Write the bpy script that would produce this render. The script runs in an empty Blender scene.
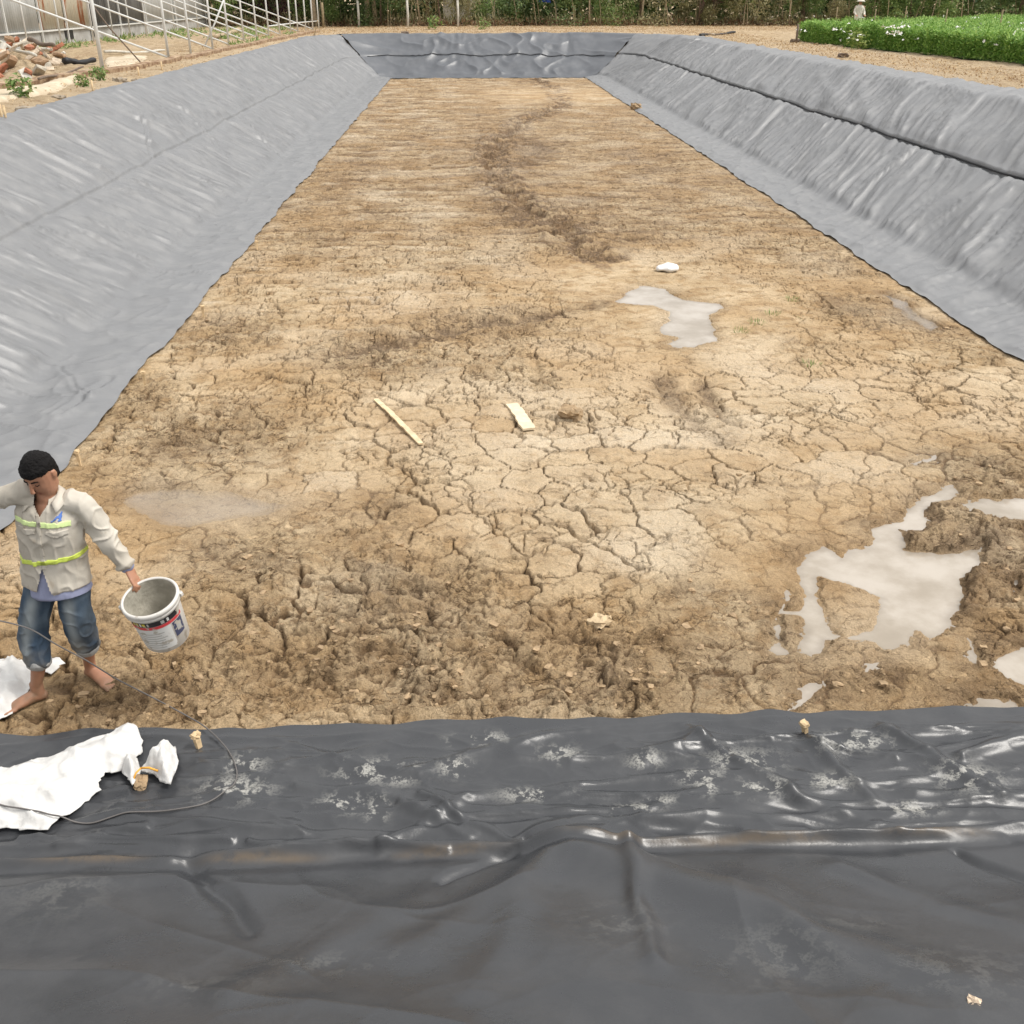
import bpy, bmesh, math, random
import numpy as np
from mathutils import Vector, Matrix, geometry
R = math.radians
rng = np.random.default_rng(7); random.seed(7)
scene = bpy.context.scene
COL = scene.collection

# ------------------------------------------------------------------ camera
FOC = 1024.0; PITCH = math.atan(516 / 1024); YAW = math.atan(51 / math.hypot(1024, 516)); EYE = 3.8
cam_d = bpy.data.cameras.new('camera'); cam = bpy.data.objects.new('camera', cam_d); COL.objects.link(cam)
cam_d.sensor_width = 36; cam_d.lens = 36; cam_d.clip_end = 2000; cam_d.clip_start = 0.05
cam.location = (0, 0, EYE); cam.rotation_euler = (R(90) - PITCH, 0, -YAW)
scene.camera = cam
# ------------------------------------------------------------------ sky and sun (overcast)
SUN_EL, SUN_AZ = 56, 98          # azimuth clockwise from +Y
w = bpy.data.worlds.new('World'); scene.world = w; w.use_nodes = True
nt = w.node_tree; nt.nodes.clear()
sky = nt.nodes.new('ShaderNodeTexSky'); sky.sky_type = 'NISHITA'; sky.sun_disc = False
sky.sun_elevation = R(SUN_EL); sky.sun_rotation = R(SUN_AZ); sky.air_density = 1.0; sky.dust_density = 3.0
hs = nt.nodes.new('ShaderNodeHueSaturation'); hs.inputs['Saturation'].default_value = 0.12
tc = nt.nodes.new('ShaderNodeTexCoord')
cn = nt.nodes.new('ShaderNodeTexNoise'); cn.inputs['Scale'].default_value = 2.2; cn.inputs['Detail'].default_value = 5
cr = nt.nodes.new('ShaderNodeMapRange'); cr.inputs['From Min'].default_value = .3; cr.inputs['From Max'].default_value = .7
cr.inputs['To Min'].default_value = 0.9; cr.inputs['To Max'].default_value = 1.0
cloud = nt.nodes.new('ShaderNodeMix'); cloud.data_type = 'RGBA'; cloud.inputs['Factor'].default_value = 0.78
cloud.inputs['B'].default_value = (9.1, 9.05, 9.0, 1)
def wm(op, a, b):
    x = nt.nodes.new('ShaderNodeMath'); x.operation = op
    for i_, v_ in enumerate((a, b)):
        if isinstance(v_, (int, float)): x.inputs[i_].default_value = v_
        else: nt.links.new(v_, x.inputs[i_])
    return x.outputs[0]
sxyz = nt.nodes.new('ShaderNodeSeparateXYZ'); nt.links.new(tc.outputs['Generated'], sxyz.inputs[0])
dot = nt.nodes.new('ShaderNodeVectorMath'); dot.operation = 'DOT_PRODUCT'; nt.links.new(tc.outputs['Generated'], dot.inputs[0])
dot.inputs[1].default_value = (math.sin(R(SUN_AZ)) * math.cos(R(SUN_EL)), math.cos(R(SUN_AZ)) * math.cos(R(SUN_EL)), math.sin(R(SUN_EL)))
grad = wm('ADD', wm('MULTIPLY', wm('MAXIMUM', sxyz.outputs[2], 0.), .22), .88)
grad = wm('ADD', grad, wm('MULTIPLY', wm('POWER', wm('MAXIMUM', dot.outputs['Value'], 0.), 5.), .5))
mul = nt.nodes.new('ShaderNodeVectorMath'); mul.operation = 'SCALE'
bg = nt.nodes.new('ShaderNodeBackground'); bg.inputs['Strength'].default_value = 0.070
wo = nt.nodes.new('ShaderNodeOutputWorld')
L = nt.links.new
L(sky.outputs[0], hs.inputs['Color']); L(hs.outputs[0], cloud.inputs['A']); L(tc.outputs['Generated'], cn.inputs['Vector'])
L(cn.outputs['Fac'], cr.inputs['Value']); L(cloud.outputs['Result'], mul.inputs[0]); L(wm('MULTIPLY', cr.outputs[0], grad), mul.inputs['Scale'])
L(mul.outputs[0], bg.inputs['Color']); L(bg.outputs[0], wo.inputs['Surface'])
sd = bpy.data.lights.new('sun', 'SUN'); sd.energy = 1.5; sd.angle = R(22); sd.color = (1, .955, .89)
so = bpy.data.objects.new('sun', sd); COL.objects.link(so)
sdir = Vector((math.sin(R(SUN_AZ)) * math.cos(R(SUN_EL)), math.cos(R(SUN_AZ)) * math.cos(R(SUN_EL)), math.sin(R(SUN_EL))))
so.rotation_euler = sdir.to_track_quat('Z', 'Y').to_euler(); so.location = (5, 5, 20)
scene.view_settings.view_transform = 'Standard'; scene.view_settings.look = 'None'
scene.view_settings.exposure = 0.92; scene.view_settings.gamma = 1
scene.cycles.max_bounces = 6; scene.cycles.diffuse_bounces = 3; scene.cycles.glossy_bounces = 3
scene.cycles.use_denoising = True

# ------------------------------------------------------------------ image point -> place on a surface
CP, SP, CY, SY = math.cos(PITCH), math.sin(PITCH), math.cos(YAW), math.sin(YAW)
def ray(x, y):
    r, f, u = x - 512., 1024., 512. - y
    fy = f * CP + u * SP; uz = -f * SP + u * CP
    return np.array([r * CY + fy * SY, -r * SY + fy * CY, uz])
def P(x, y, z=0.0):
    d = ray(x, y); t = (z - EYE) / d[2]
    return np.array([d[0] * t, d[1] * t, z])

# ------------------------------------------------------------------ noise
def _h(ix, iy, iz, seed):
    h = (ix.astype(np.uint32) * np.uint32(374761393) + iy.astype(np.uint32) * np.uint32(668265263)
         + iz.astype(np.uint32) * np.uint32(2147483647) + np.uint32((seed * 974711) & 0xffffffff))
    h = (h ^ (h >> np.uint32(13))) * np.uint32(1274126177)
    h = (h ^ (h >> np.uint32(15))) * np.uint32(2246822519)
    return h ^ (h >> np.uint32(16))
def perlin(x, y, seed=0):
    x = np.asarray(x, np.float32); y = np.asarray(y, np.float32)
    xi = np.floor(x); yi = np.floor(y); fx = x - xi; fy = y - yi
    xi = xi.astype(np.int64); yi = yi.astype(np.int64); z = np.zeros(1, np.int64)
    u = fx * fx * fx * (fx * (fx * 6 - 15) + 10); v = fy * fy * fy * (fy * (fy * 6 - 15) + 10)
    def g(dx, dy):
        a = _h(xi + dx, yi + dy, z, seed).astype(np.float32) * np.float32(2 * math.pi / 4294967296)
        return np.cos(a) * (fx - dx) + np.sin(a) * (fy - dy)
    n0 = g(0, 0); n0 = n0 + u * (g(1, 0) - n0); n1 = g(0, 1); n1 = n1 + u * (g(1, 1) - n1)
    return (n0 + v * (n1 - n0)) * 1.5
def fbm(x, y, o=4, seed=0, gain=.5):
    s = 0; a = 1; t = 0
    for k in range(o):
        s = s + a * perlin(x * 2 ** k + 17.3 * k, y * 2 ** k - 9.1 * k, seed + k); t += a; a *= gain
    return s / t * 1.3
def ridge(x, y, seed=0): return 1 - np.abs(perlin(x, y, seed)) * 1.6
def vor(x, y, seed=0, jit=.9):
    xi = np.floor(x).astype(np.int64); yi = np.floor(y).astype(np.int64); z = np.zeros(1, np.int64)
    f1 = np.full(x.shape, 9., np.float32); f2 = f1.copy(); cid = np.zeros(x.shape, np.float32)
    for dx in (-1, 0, 1):
        for dy in (-1, 0, 1):
            h = _h(xi + dx, yi + dy, z, seed)
            px = (xi + dx + .5 + jit * ((h & np.uint32(1023)).astype(np.float32) / 1023 - .5)) - x
            py = (yi + dy + .5 + jit * (((h >> np.uint32(10)) & np.uint32(1023)).astype(np.float32) / 1023 - .5)) - y
            d = np.sqrt(px * px + py * py).astype(np.float32); c = (h >> np.uint32(20)).astype(np.float32) / 4095
            n = d < f1
            f2 = np.where(n, f1, np.minimum(f2, d)); cid = np.where(n, c, cid); f1 = np.where(n, d, f1)
    return f1, f2 - f1, cid
def ss(a, b, x):
    t = np.clip((x - a) / (b - a), 0, 1); return t * t * (3 - 2 * t)
def perlin3(p, seed=0):
    x, y, z = p[:, 0], p[:, 1], p[:, 2]
    xi, yi, zi = [np.floor(a).astype(np.int64) for a in (x, y, z)]; fx, fy, fz = x - xi, y - yi, z - zi
    u, v, q = [a * a * (3 - 2 * a) for a in (fx, fy, fz)]
    def g(dx, dy, dz): return _h(xi + dx, yi + dy, zi + dz + 77, seed).astype(np.float64) / 4294967296 * 2 - 1
    def lx(dy, dz): a = g(0, dy, dz); return a + u * (g(1, dy, dz) - a)
    a = lx(0, 0); a = a + v * (lx(1, 0) - a); b = lx(0, 1); b = b + v * (lx(1, 1) - b)
    return a + q * (b - a)

# ------------------------------------------------------------------ materials
def mat(name, col, rough=.7, var=.15, scale=6., spec=.4, metal=0., col2=None, bump=0., bscale=40., detail=5, c2pos=(.4, .65)):
    m = bpy.data.materials.new(name); m.use_nodes = True; t = m.node_tree; b = t.nodes['Principled BSDF']
    b.inputs['Roughness'].default_value = rough; b.inputs['Metallic'].default_value = metal
    b.inputs['Specular IOR Level'].default_value = spec
    tcn = t.nodes.new('ShaderNodeTexCoord'); n = t.nodes.new('ShaderNodeTexNoise')
    n.inputs['Scale'].default_value = scale; n.inputs['Detail'].default_value = detail
    t.links.new(tcn.outputs['Object'], n.inputs['Vector'])
    r = t.nodes.new('ShaderNodeValToRGB'); e = r.color_ramp.elements
    c2 = col2 if col2 else tuple(min(1, c * (1 + var)) for c in col); c1 = col if col2 else tuple(c * (1 - var) for c in col)
    e[0].position, e[1].position = c2pos if col2 else (.3, .7)
    e[0].color = (*c1, 1); e[1].color = (*c2, 1)
    t.links.new(n.outputs['Fac'], r.inputs['Fac']); t.links.new(r.outputs['Color'], b.inputs['Base Color'])
    if bump:
        n2 = t.nodes.new('ShaderNodeTexNoise'); n2.inputs['Scale'].default_value = bscale; n2.inputs['Detail'].default_value = 6
        t.links.new(tcn.outputs['Object'], n2.inputs['Vector'])
        bp = t.nodes.new('ShaderNodeBump'); bp.inputs['Strength'].default_value = 1; bp.inputs['Distance'].default_value = bump
        t.links.new(n2.outputs['Fac'], bp.inputs['Height']); t.links.new(bp.outputs['Normal'], b.inputs['Normal'])
    return m
class NT:      # tiny node helper
    def __init__(s, m): s.t = m.node_tree; s.b = s.t.nodes['Principled BSDF']; s.tc = s.n('TexCoord')
    def n(s, k, **kw):
        x = s.t.nodes.new('ShaderNode' + k)
        for a, b in kw.items(): setattr(x, a, b)
        return x
    def l(s, a, b): s.t.links.new(a, b)
    def noise(s, scale, detail=5, vec=None, rough=.5, stretch=None):
        x = s.n('TexNoise'); x.inputs['Scale'].default_value = scale; x.inputs['Detail'].default_value = detail; x.inputs['Roughness'].default_value = rough
        v = vec or s.tc.outputs['Object']
        if stretch:
            mp = s.n('Mapping'); mp.inputs['Scale'].default_value = stretch; s.l(v, mp.inputs['Vector']); v = mp.outputs['Vector']
        s.l(v, x.inputs['Vector']); return x.outputs['Fac']
    def rng(s, v, a, b, c=0., d=1.):
        x = s.n('MapRange'); x.interpolation_type = 'SMOOTHSTEP'
        for k, q in zip(('From Min', 'From Max', 'To Min', 'To Max'), (a, b, c, d)): x.inputs[k].default_value = q
        s.l(v, x.inputs['Value']); return x.outputs[0]
    def math(s, op, a, b=0.):
        x = s.n('Math', operation=op)
        for i, q in enumerate((a, b)):
            if isinstance(q, (int, float)): x.inputs[i].default_value = q
            else: s.l(q, x.inputs[i])
        return x.outputs[0]
    def mix(s, f, a, b, mode='MIX'):
        x = s.n('Mix', data_type='RGBA', blend_type=mode)
        for k, q in (('Factor', f), ('A', a), ('B', b)):
            i = x.inputs[k] if k == 'Factor' else [z for z in x.inputs if z.name == k and z.type == 'RGBA'][0]
            if isinstance(q, (int, float)): i.default_value = q
            elif isinstance(q, tuple): i.default_value = (*q, 1)
            else: s.l(q, i)
        return [z for z in x.outputs if z.type == 'RGBA'][0]
    def attr(s, name):
        x = s.n('Attribute'); x.attribute_name = name; sp = s.n('SeparateColor'); s.l(x.outputs['Color'], sp.inputs[0]); return sp.outputs
    def bump(s, h, dist, prev=None):
        x = s.n('Bump'); x.inputs['Distance'].default_value = dist; s.l(h, x.inputs['Height'])
        if prev: s.l(prev, x.inputs['Normal'])
        return x.outputs['Normal']
def newmat(name, rough=.7, spec=.4):
    m = bpy.data.materials.new(name); m.use_nodes = True; q = NT(m)
    q.b.inputs['Roughness'].default_value = rough; q.b.inputs['Specular IOR Level'].default_value = spec
    return m, q

m_mud, q = newmat('mud', .85, .25)
z = q.attr('zone')
n1 = q.noise(1.3, 6); n2 = q.noise(14, 8, rough=.65); n3 = q.noise(90, 4, rough=.7); n4 = q.noise(.5, 3); n5 = q.noise(4.5, 7, rough=.6)
n6 = q.noise(7, 9, rough=.72); n7 = q.noise(38, 6, rough=.7); n8 = q.noise(2.2, 8, rough=.68)
dry = q.mix(q.rng(n1, .35, .65), (.53, .388, .228), (.67, .52, .335))
dry = q.mix(q.rng(n4, .4, .62, 0, .6), dry, (.50, .325, .162))
dry = q.mix(q.rng(n8, .50, .64, 0, .6), dry, (.40, .252, .118))
dry = q.mix(q.rng(n5, .50, .62, 0, .55), dry, (.39, .245, .114))
moist_shade = q.mix(q.rng(n2, .35, .65), (.125, .074, .036), (.28, .178, .092))
c = q.mix(z[0], dry, moist_shade)  # zone carries soil moisture together with painted cavity shade
fl_ = q.math('MULTIPLY', q.rng(n6, .53, .61), q.rng(z[1], 0, 1, .18, .55))
c = q.mix(fl_, c, (.155, .098, .052))
c = q.mix(q.math('MULTIPLY', z[2], q.rng(n2, .3, .55, .5, 1)), c, (.73, .61, .45))
c = q.mix(q.math('MULTIPLY', q.rng(n7, .58, .66), q.rng(z[1], 0, 1, .2, .5)), c, (.14, .09, .05))
wv = q.n('TexNoise'); wv.inputs['Scale'].default_value = 3.2; wv.inputs['Detail'].default_value = 6; wv.inputs['Roughness'].default_value = .62; q.l(q.tc.outputs['Object'], wv.inputs['Vector'])
wo_ = q.n('VectorMath', operation='MULTIPLY_ADD'); q.l(wv.outputs['Color'], wo_.inputs[0]); wo_.inputs[1].default_value = (.42, .42, .0); q.l(q.tc.outputs['Object'], wo_.inputs[2])
def vcr(scale, w_):
    v_ = q.n('TexVoronoi', feature='DISTANCE_TO_EDGE'); v_.inputs['Scale'].default_value = scale; q.l(wo_.outputs[0], v_.inputs['Vector']); return q.rng(v_.outputs['Distance'], 0., w_, 1., 0.)
k1 = q.math('MULTIPLY', vcr(5.5, .035), q.math('MULTIPLY', q.rng(n5, .46, .56), q.rng(z[1], .0, .7, .35, 1.))); k2 = q.math('MULTIPLY', vcr(13., .05), q.math('MULTIPLY', q.rng(n2, .42, .55), q.rng(z[1], .1, .9, .06, 1.)))
kk_ = q.math('MAXIMUM', k1, k2); c = q.mix(q.math('MULTIPLY', kk_, .75), c, (.12, .075, .04))
sp = q.rng(n3, .3, .7, .82, 1.14); cc = q.n('CombineColor')
for i in range(3): q.l(sp, cc.inputs[i])
c = q.mix(1., c, cc.outputs[0], 'MULTIPLY')
q.l(c, q.b.inputs['Base Color'])
q.l(q.rng(z[0], 0, 1, .9, .6), q.b.inputs['Roughness'])
nb = q.bump(n3, .005); nb = q.bump(n7, .016, nb); nb = q.bump(n2, .030, nb); nb = q.bump(q.math('SUBTRACT', 1., kk_), .022, nb); nb = q.bump(q.math('MULTIPLY', n6, q.rng(z[1], 0, 1, .3, 1.)), .030, nb); q.l(nb, q.b.inputs['Normal'])

def liner_mat(name, base, dusty, dust_amt, ro=0., spec=.5):
    m, q = newmat(name, .4, spec)
    z = q.attr('zone'); n1 = q.noise(.8, 4); n2 = q.noise(9, 8, rough=.7); n3 = q.noise(75, 8, rough=.75); n4 = q.noise(2.6, 7, rough=.62); n6 = q.noise(11, 6, rough=.62)
    c = q.mix(q.math('MULTIPLY', q.rng(n4, .42, .68), dust_amt), base, dusty)
    sm = q.math('MULTIPLY', q.math('MULTIPLY', z[0], q.rng(n6, .49, .55)), q.rng(n3, .38, .56))
    c = q.mix(q.math('MULTIPLY', sm, .7), c, (.46, .45, .41))
    c = q.mix(q.math('MULTIPLY', z[1], q.rng(n2, .3, .55)), c, (.10, .075, .05))
    q.l(c, q.b.inputs['Base Color'])
    r = q.math('ADD', q.rng(n4, .35, .7, .30 + ro, .44 + ro), q.math('MULTIPLY', sm, .3)); q.l(r, q.b.inputs['Roughness'])
    nb = q.bump(n4, .004); nb = q.bump(n6, .0025, nb); nb = q.bump(n3, .0005, nb); q.l(nb, q.b.inputs['Normal'])
    return m
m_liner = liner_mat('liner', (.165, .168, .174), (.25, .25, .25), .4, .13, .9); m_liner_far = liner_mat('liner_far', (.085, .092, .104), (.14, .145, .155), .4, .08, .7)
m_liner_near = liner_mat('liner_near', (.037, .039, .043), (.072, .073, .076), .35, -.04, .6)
m_seam = mat('seam_rubber', (.012, .012, .014), .6)
m_seam_grey = mat('seam_grey', (.09, .09, .095), .5)
m_soil = None
m_soil, q = newmat('soil', .95, .2)
n1 = q.noise(.35, 5); n2 = q.noise(3, 8, rough=.65); n3 = q.noise(22, 7, rough=.75)
c = q.mix(q.rng(n2, .35, .62), (.30, .20, .115), (.50, .385, .24)); c = q.mix(q.rng(n1, .4, .62, 0, .6), c, (.52, .41, .28))
c = q.mix(q.rng(n3, .52, .64, 0, .8), c, (.62, .50, .34)); c = q.mix(q.rng(n3, .30, .40, .7, 0), c, (.16, .10, .06))
q.l(c, q.b.inputs['Base Color']); q.l(q.bump(n3, .05, q.bump(n2, .1)), q.b.inputs['Normal'])
m_water, q = newmat('puddle_water', .05, .5)
n1 = q.noise(1.5, 6, rough=.6); z = q.attr('zone')
q.l(q.mix(q.rng(n1, .35, .65), (.37, .32, .255), (.47, .42, .36)), q.b.inputs['Base Color'])
q.l(q.rng(n1, .3, .7, .03, .12), q.b.inputs['Roughness'])
q.l(q.math('MULTIPLY', z[0], q.rng(n1, .2, .6, .80, 1.)), q.b.inputs['Alpha'])

# ------------------------------------------------------------------ objects
def link(name, me, m=None, parent=None):
    o = bpy.data.objects.new(name, me); COL.objects.link(o)
    if m is not None and me is not None:
        for x in (m if isinstance(m, (list, tuple)) else [m]): me.materials.append(x)
    if parent: o.parent = parent
    return o
def tag(o, label, cat, group=None):
    o['label'] = label; o['category'] = cat
    if group: o['group'] = group
    return o
def empty(name, loc=(0, 0, 0), rz=0.):
    o = bpy.data.objects.new(name, None); COL.objects.link(o); o.location = loc; o.rotation_euler = (0, 0, rz); o.empty_display_size = .2
    return o
def raw(name, V, F, smooth=True):      # V (n,3), F (m,3|4) arrays
    me = bpy.data.meshes.new(name); V = np.asarray(V, np.float32); F = np.asarray(F, np.int32); k = F.shape[1]
    me.vertices.add(len(V)); me.vertices.foreach_set('co', V.ravel()); me.loops.add(F.size); me.loops.foreach_set('vertex_index', F.ravel())
    me.polygons.add(len(F)); me.polygons.foreach_set('loop_start', np.arange(len(F), dtype=np.int32) * k)
    me.polygons.foreach_set('use_smooth', np.full(len(F), smooth)); me.update(calc_edges=True)
    return me
def grid(name, X, Y, Z, zone=None):
    nr, nc = X.shape; i = np.arange(nr * nc, dtype=np.int32).reshape(nr, nc)
    F = np.stack([i[:-1, :-1], i[:-1, 1:], i[1:, 1:], i[1:, :-1]], -1).reshape(-1, 4)
    me = raw(name, np.stack([X, Y, Z], -1).reshape(-1, 3), F)
    if zone is not None: zoneattr(me, zone)
    return me
def zoneattr(me, zone):
    a = me.color_attributes.new('zone', 'FLOAT_COLOR', 'POINT'); c = np.ones((len(me.vertices), 4), np.float32)
    for k, v in enumerate(zone): c[:, k] = np.asarray(v).ravel()
    a.data.foreach_set('color', c.ravel())
def sdpoly(x, y, poly):     # signed distance (negative inside)
    poly = np.asarray(poly); d = np.full(x.shape, 1e9, np.float32); ins = np.zeros(x.shape, bool)
    for k in range(len(poly)):
        a = poly[k]; b = poly[k - 1]; e = b - a; wx = x - a[0]; wy = y - a[1]
        t = np.clip((wx * e[0] + wy * e[1]) / max(e @ e, 1e-9), 0, 1)
        d = np.minimum(d, np.hypot(wx - e[0] * t, wy - e[1] * t))
        c1 = (y >= a[1]) != (y >= b[1])
        ins ^= c1 & (x < (b[0] - a[0]) * (y - a[1]) / (b[1] - a[1] + 1e-12) + a[0])
    return np.where(ins, -d, d)
def sdseg(x, y, a, b):
    ex, ey = b[0] - a[0], b[1] - a[1]; t = np.clip(((x - a[0]) * ex + (y - a[1]) * ey) / (ex * ex + ey * ey + 1e-9), 0, 1)
    return np.hypot(x - a[0] - ex * t, y - a[1] - ey * t), t

# ------------------------------------------------------------------ pond outline: toe = rounded rectangle
X0, X1, Y0, Y1, RR, DEP = -4.7, 7.4, 3.75, 58.3, 1.35, 1.9
def toe_sd(x, y):
    cx, cy = (X0 + X1) / 2, (Y0 + Y1) / 2; hx, hy = (X1 - X0) / 2 - RR, (Y1 - Y0) / 2 - RR
    dx, dy = x - cx, y - cy; qx, qy = np.abs(dx) - hx, np.abs(dy) - hy
    ox, oy = np.maximum(qx, 0), np.maximum(qy, 0); ln = np.hypot(ox, oy)
    d = ln + np.minimum(np.maximum(qx, qy), 0) - RR
    s = np.maximum(ln, 1e-6); nx = np.where(ln > 0, ox / s, (qx > qy)) * np.sign(dx); ny = np.where(ln > 0, oy / s, (qy >= qx)) * np.sign(dy)
    return d, nx, ny
def slope_w(nx, ny): return nx * nx * np.where(nx < 0, 2.9, 3.5) + ny * ny * np.where(ny < 0, 4.6, 3.1)
def out_w(nx, ny): return slope_w(nx, ny) + nx * nx * np.where(nx < 0, .45, 1.3) + ny * ny * .35
def prof(t, T):      # nominal height of the pond shell
    zz = DEP * np.clip(t / T, 0, 1); k = .12
    return np.where(np.abs(t) < k, DEP / T * (t + k) ** 2 / (4 * k), np.where(np.abs(t - T) < k, DEP - DEP / T * (T + k - t) ** 2 / (4 * k), zz))

# ground: one sheet to the horizon
def axis(a, b, step, far0, far1, g=1.25):
    c = list(np.arange(a, b + 1e-6, step)); s = step
    while c[-1] < far1: s *= g; c.append(c[-1] + s)
    s = step; lo = []
    v = a
    while v > far0: s *= g; v -= s; lo.append(v)
    return np.array(lo[::-1] + c)
gx = axis(-16, 22, .13, -600, 600); gy = axis(-1, 80, .16, -200, 1200)
GX, GY = np.meshgrid(gx, gy); d, nx, ny = toe_sd(GX, GY); T = slope_w(nx, ny); OW = out_w(nx, ny)
GZ = prof(d - .05, T) - np.where(d < OW - .12, .11, 0) + np.where(d < 0, -.2 * ss(0, .6, -d), 0)
bank = ss(0, .4, d - OW)
GZ = GZ + bank * (.05 + .05 * fbm(GX * .7, GY * .7, 4, 3) + .035 * fbm(GX * 3.1, GY * 3.1, 3, 9))
GZ += (np.abs(perlin(GX * 1.7, GY * 1.7, 4)) * .05) * bank * (GX > 0)
g = link('ground', grid('ground', GX, GY, GZ), m_soil); g['kind'] = 'structure'

# ------------------------------------------------------------------ pond floor: cracked mud
def pp(pts, ox=0, oy=0, k=1.): return [P(ox + a * k, oy + b * k)[:2] for a, b in pts]
KA, KB = 264 / 1024, 180 / 1024
pud = {
 'main': pp([(150,340),(215,290),(245,270),(285,310),(320,335),(350,310),(400,290),(430,215),(520,205),(580,140),(640,90),(700,70),(750,55),(790,85),(700,130),(660,175),(640,220),(565,235),(560,295),(700,312),(800,315),(870,278),(885,370),(805,395),(790,440),(795,545),(760,560),(775,600),(710,640),(680,660),(620,620),(600,680),(480,700),(440,660),(330,650),(290,665),(250,700),(200,720),(150,690),(160,565),(92,560),(97,700),(45,715),(60,560),(75,440),(95,450),(95,540),(150,545),(155,440)], 760, 470, KA),
 'upper': pp([(775,130),(860,100),(930,112),(1024,100),(1150,95),(1250,150),(1150,200),(1024,188),(920,180),(840,165)], 760, 470, KA),
 'gap': pp([(785,745),(798,655),(815,650),(835,690),(845,740)], 760, 470, KA),
 'corner': pp([(935,722),(1024,690),(1160,690),(1200,830),(1060,850),(960,800),(905,760)], 760, 470, KA),
 'strip': pp([(370,800),(420,755),(480,738),(460,775),(400,812)], 760, 470, KA),
 'low': pp([(140,838),(200,822),(270,815),(232,860),(195,905),(130,930),(165,880)], 760, 470, KA),
 'bank_low': pp([(760,900),(860,870),(960,880),(1060,940),(950,975),(800,960)], 760, 470, KA),
 'small': pp([(975,460),(1005,415),(1015,440),(1000,475)], 760, 470, KA),
 'middle': pp([(210,345),(330,258),(400,258),(500,275),(545,325),(680,348),(790,355),(812,385),(745,420),(730,460),(770,520),(775,572),(640,603),(560,612),(495,592),(560,555),(470,530),(465,480),(520,450),(500,400),(400,370),(250,362)], 580, 240, KB),
 'edge': pp([(884,293),(900,299),(918,314),(945,329),(930,330),(906,317)]),
 'left': pp([(132,494),(170,487),(215,491),(262,497),(288,505),(262,514),(225,519),(190,526),(160,522),(140,512),(126,502)]),
 'slim': pp([(640,108),(690,95),(660,108),(600,130),(575,130)], 760, 430, KA),
}
island = pp([(235,415),(330,440),(460,488),(450,550),(420,610),(340,640),(290,622),(255,560),(228,480)], 760, 470, KA)
ya = [4.35]
while ya[-1] < 58.4:
    dep = ya[-1] * CP + EYE * SP; ya.append(ya[-1] + min(.0085 * (dep / 5.6) ** 1.5, .11))
ya = np.array(ya, np.float32); xa = np.arange(-4.6, 7.45, .0095, dtype=np.float32)
MX, MY = np.meshgrid(xa, ya)
print('mud', MX.shape)
wx = MX + .10 * perlin(MX * 3, MY * 3, 1) + .035 * perlin(MX * 11, MY * 11, 2)
wy = MY + .10 * perlin(MX * 3 + 50, MY * 3, 3) + .035 * perlin(MX * 11 + 50, MY * 11, 4)
def blob(px, py, rx, ry, p=2.):
    c = P(px, py); ex = abs(P(px + rx, py)[0] - c[0]); ey = abs(P(px, py - ry)[1] - P(px, py + ry)[1]) / 2
    a = ((wx - c[0]) / ex) ** 2 + ((wy - c[1]) / ey) ** 2
    return np.exp(-a ** (p / 2))
def path(pts, wpx):
    r = np.zeros_like(MX)
    for a, b in zip(pts[:-1], pts[1:]):
        A, B = P(*a), P(*b); d, _ = sdseg(wx, wy, A, B); r = np.maximum(r, np.exp(-(d / wpx) ** 2))
    return r
# rough churned ground
rough = ss(.05, .5, fbm(MX * .55, MY * .4, 4, 21)) * .55
for a in [(350,650,260,75),(620,660,260,60),(120,700,150,45),(420,590,120,45),(900,690,160,40),(960,560,90,60),(990,480,80,50),(560,690,300,40),(720,590,60,45),
          (380,355,90,26),(470,325,110,20),(200,440,110,45),(120,400,60,25),(540,215,70,22),(500,150,40,22),(230,330,60,20),(620,235,60,12),(250,560,70,40),(860,310,50,25),(800,650,60,40)]:
    rough = np.maximum(rough, blob(*a) * (.95 if a[1] > 500 else .9))
fw = fbm(MX * 2.2, MY * 1.6, 4, 242); strack = path([(535,80),(556,90),(562,105),(520,122),(497,140),(490,160),(500,185),(525,208),(560,232),(600,262)], .38) * ss(-.75, .2, fw)
strack2 = path([(525,140),(545,150),(520,168)], .4); rut = path([(345,352),(430,335),(530,318),(600,305)], .22)
rut2 = np.maximum(path([(662,378),(672,400),(692,424),(722,440)], .15), path([(700,382),(712,405),(735,425)], .09)); rut3 = path([(530,360),(540,392)], .07); dg = path([(590,420),(572,412)], .1)
rough = np.clip(np.maximum.reduce([rough, strack * .95, strack2 * .8, rut, rut2 * .9, dg]), 0, 1)
flat = np.zeros_like(MX)
for a in [(620,430,220,70),(800,400,130,50),(600,505,170,50),(480,440,120,40),(640,550,90,25),(330,480,60,25),(850,470,90,30),(400,300,60,20)]:
    flat = np.maximum(flat, blob(*a))
rough = rough * (1 - .75 * flat)
wetflat = np.maximum.reduce([blob(200,508,75,20,4) * .95, blob(600,270,60,10,4), blob(760,575,60,18), blob(560,95,90,10), blob(690,300,95,50) * .8, blob(600,280,50,20)*.8, blob(840,560,90,80)*.5])
rough = rough * (1 - wetflat * .85)
far = ss(9, 22, MY)
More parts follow.
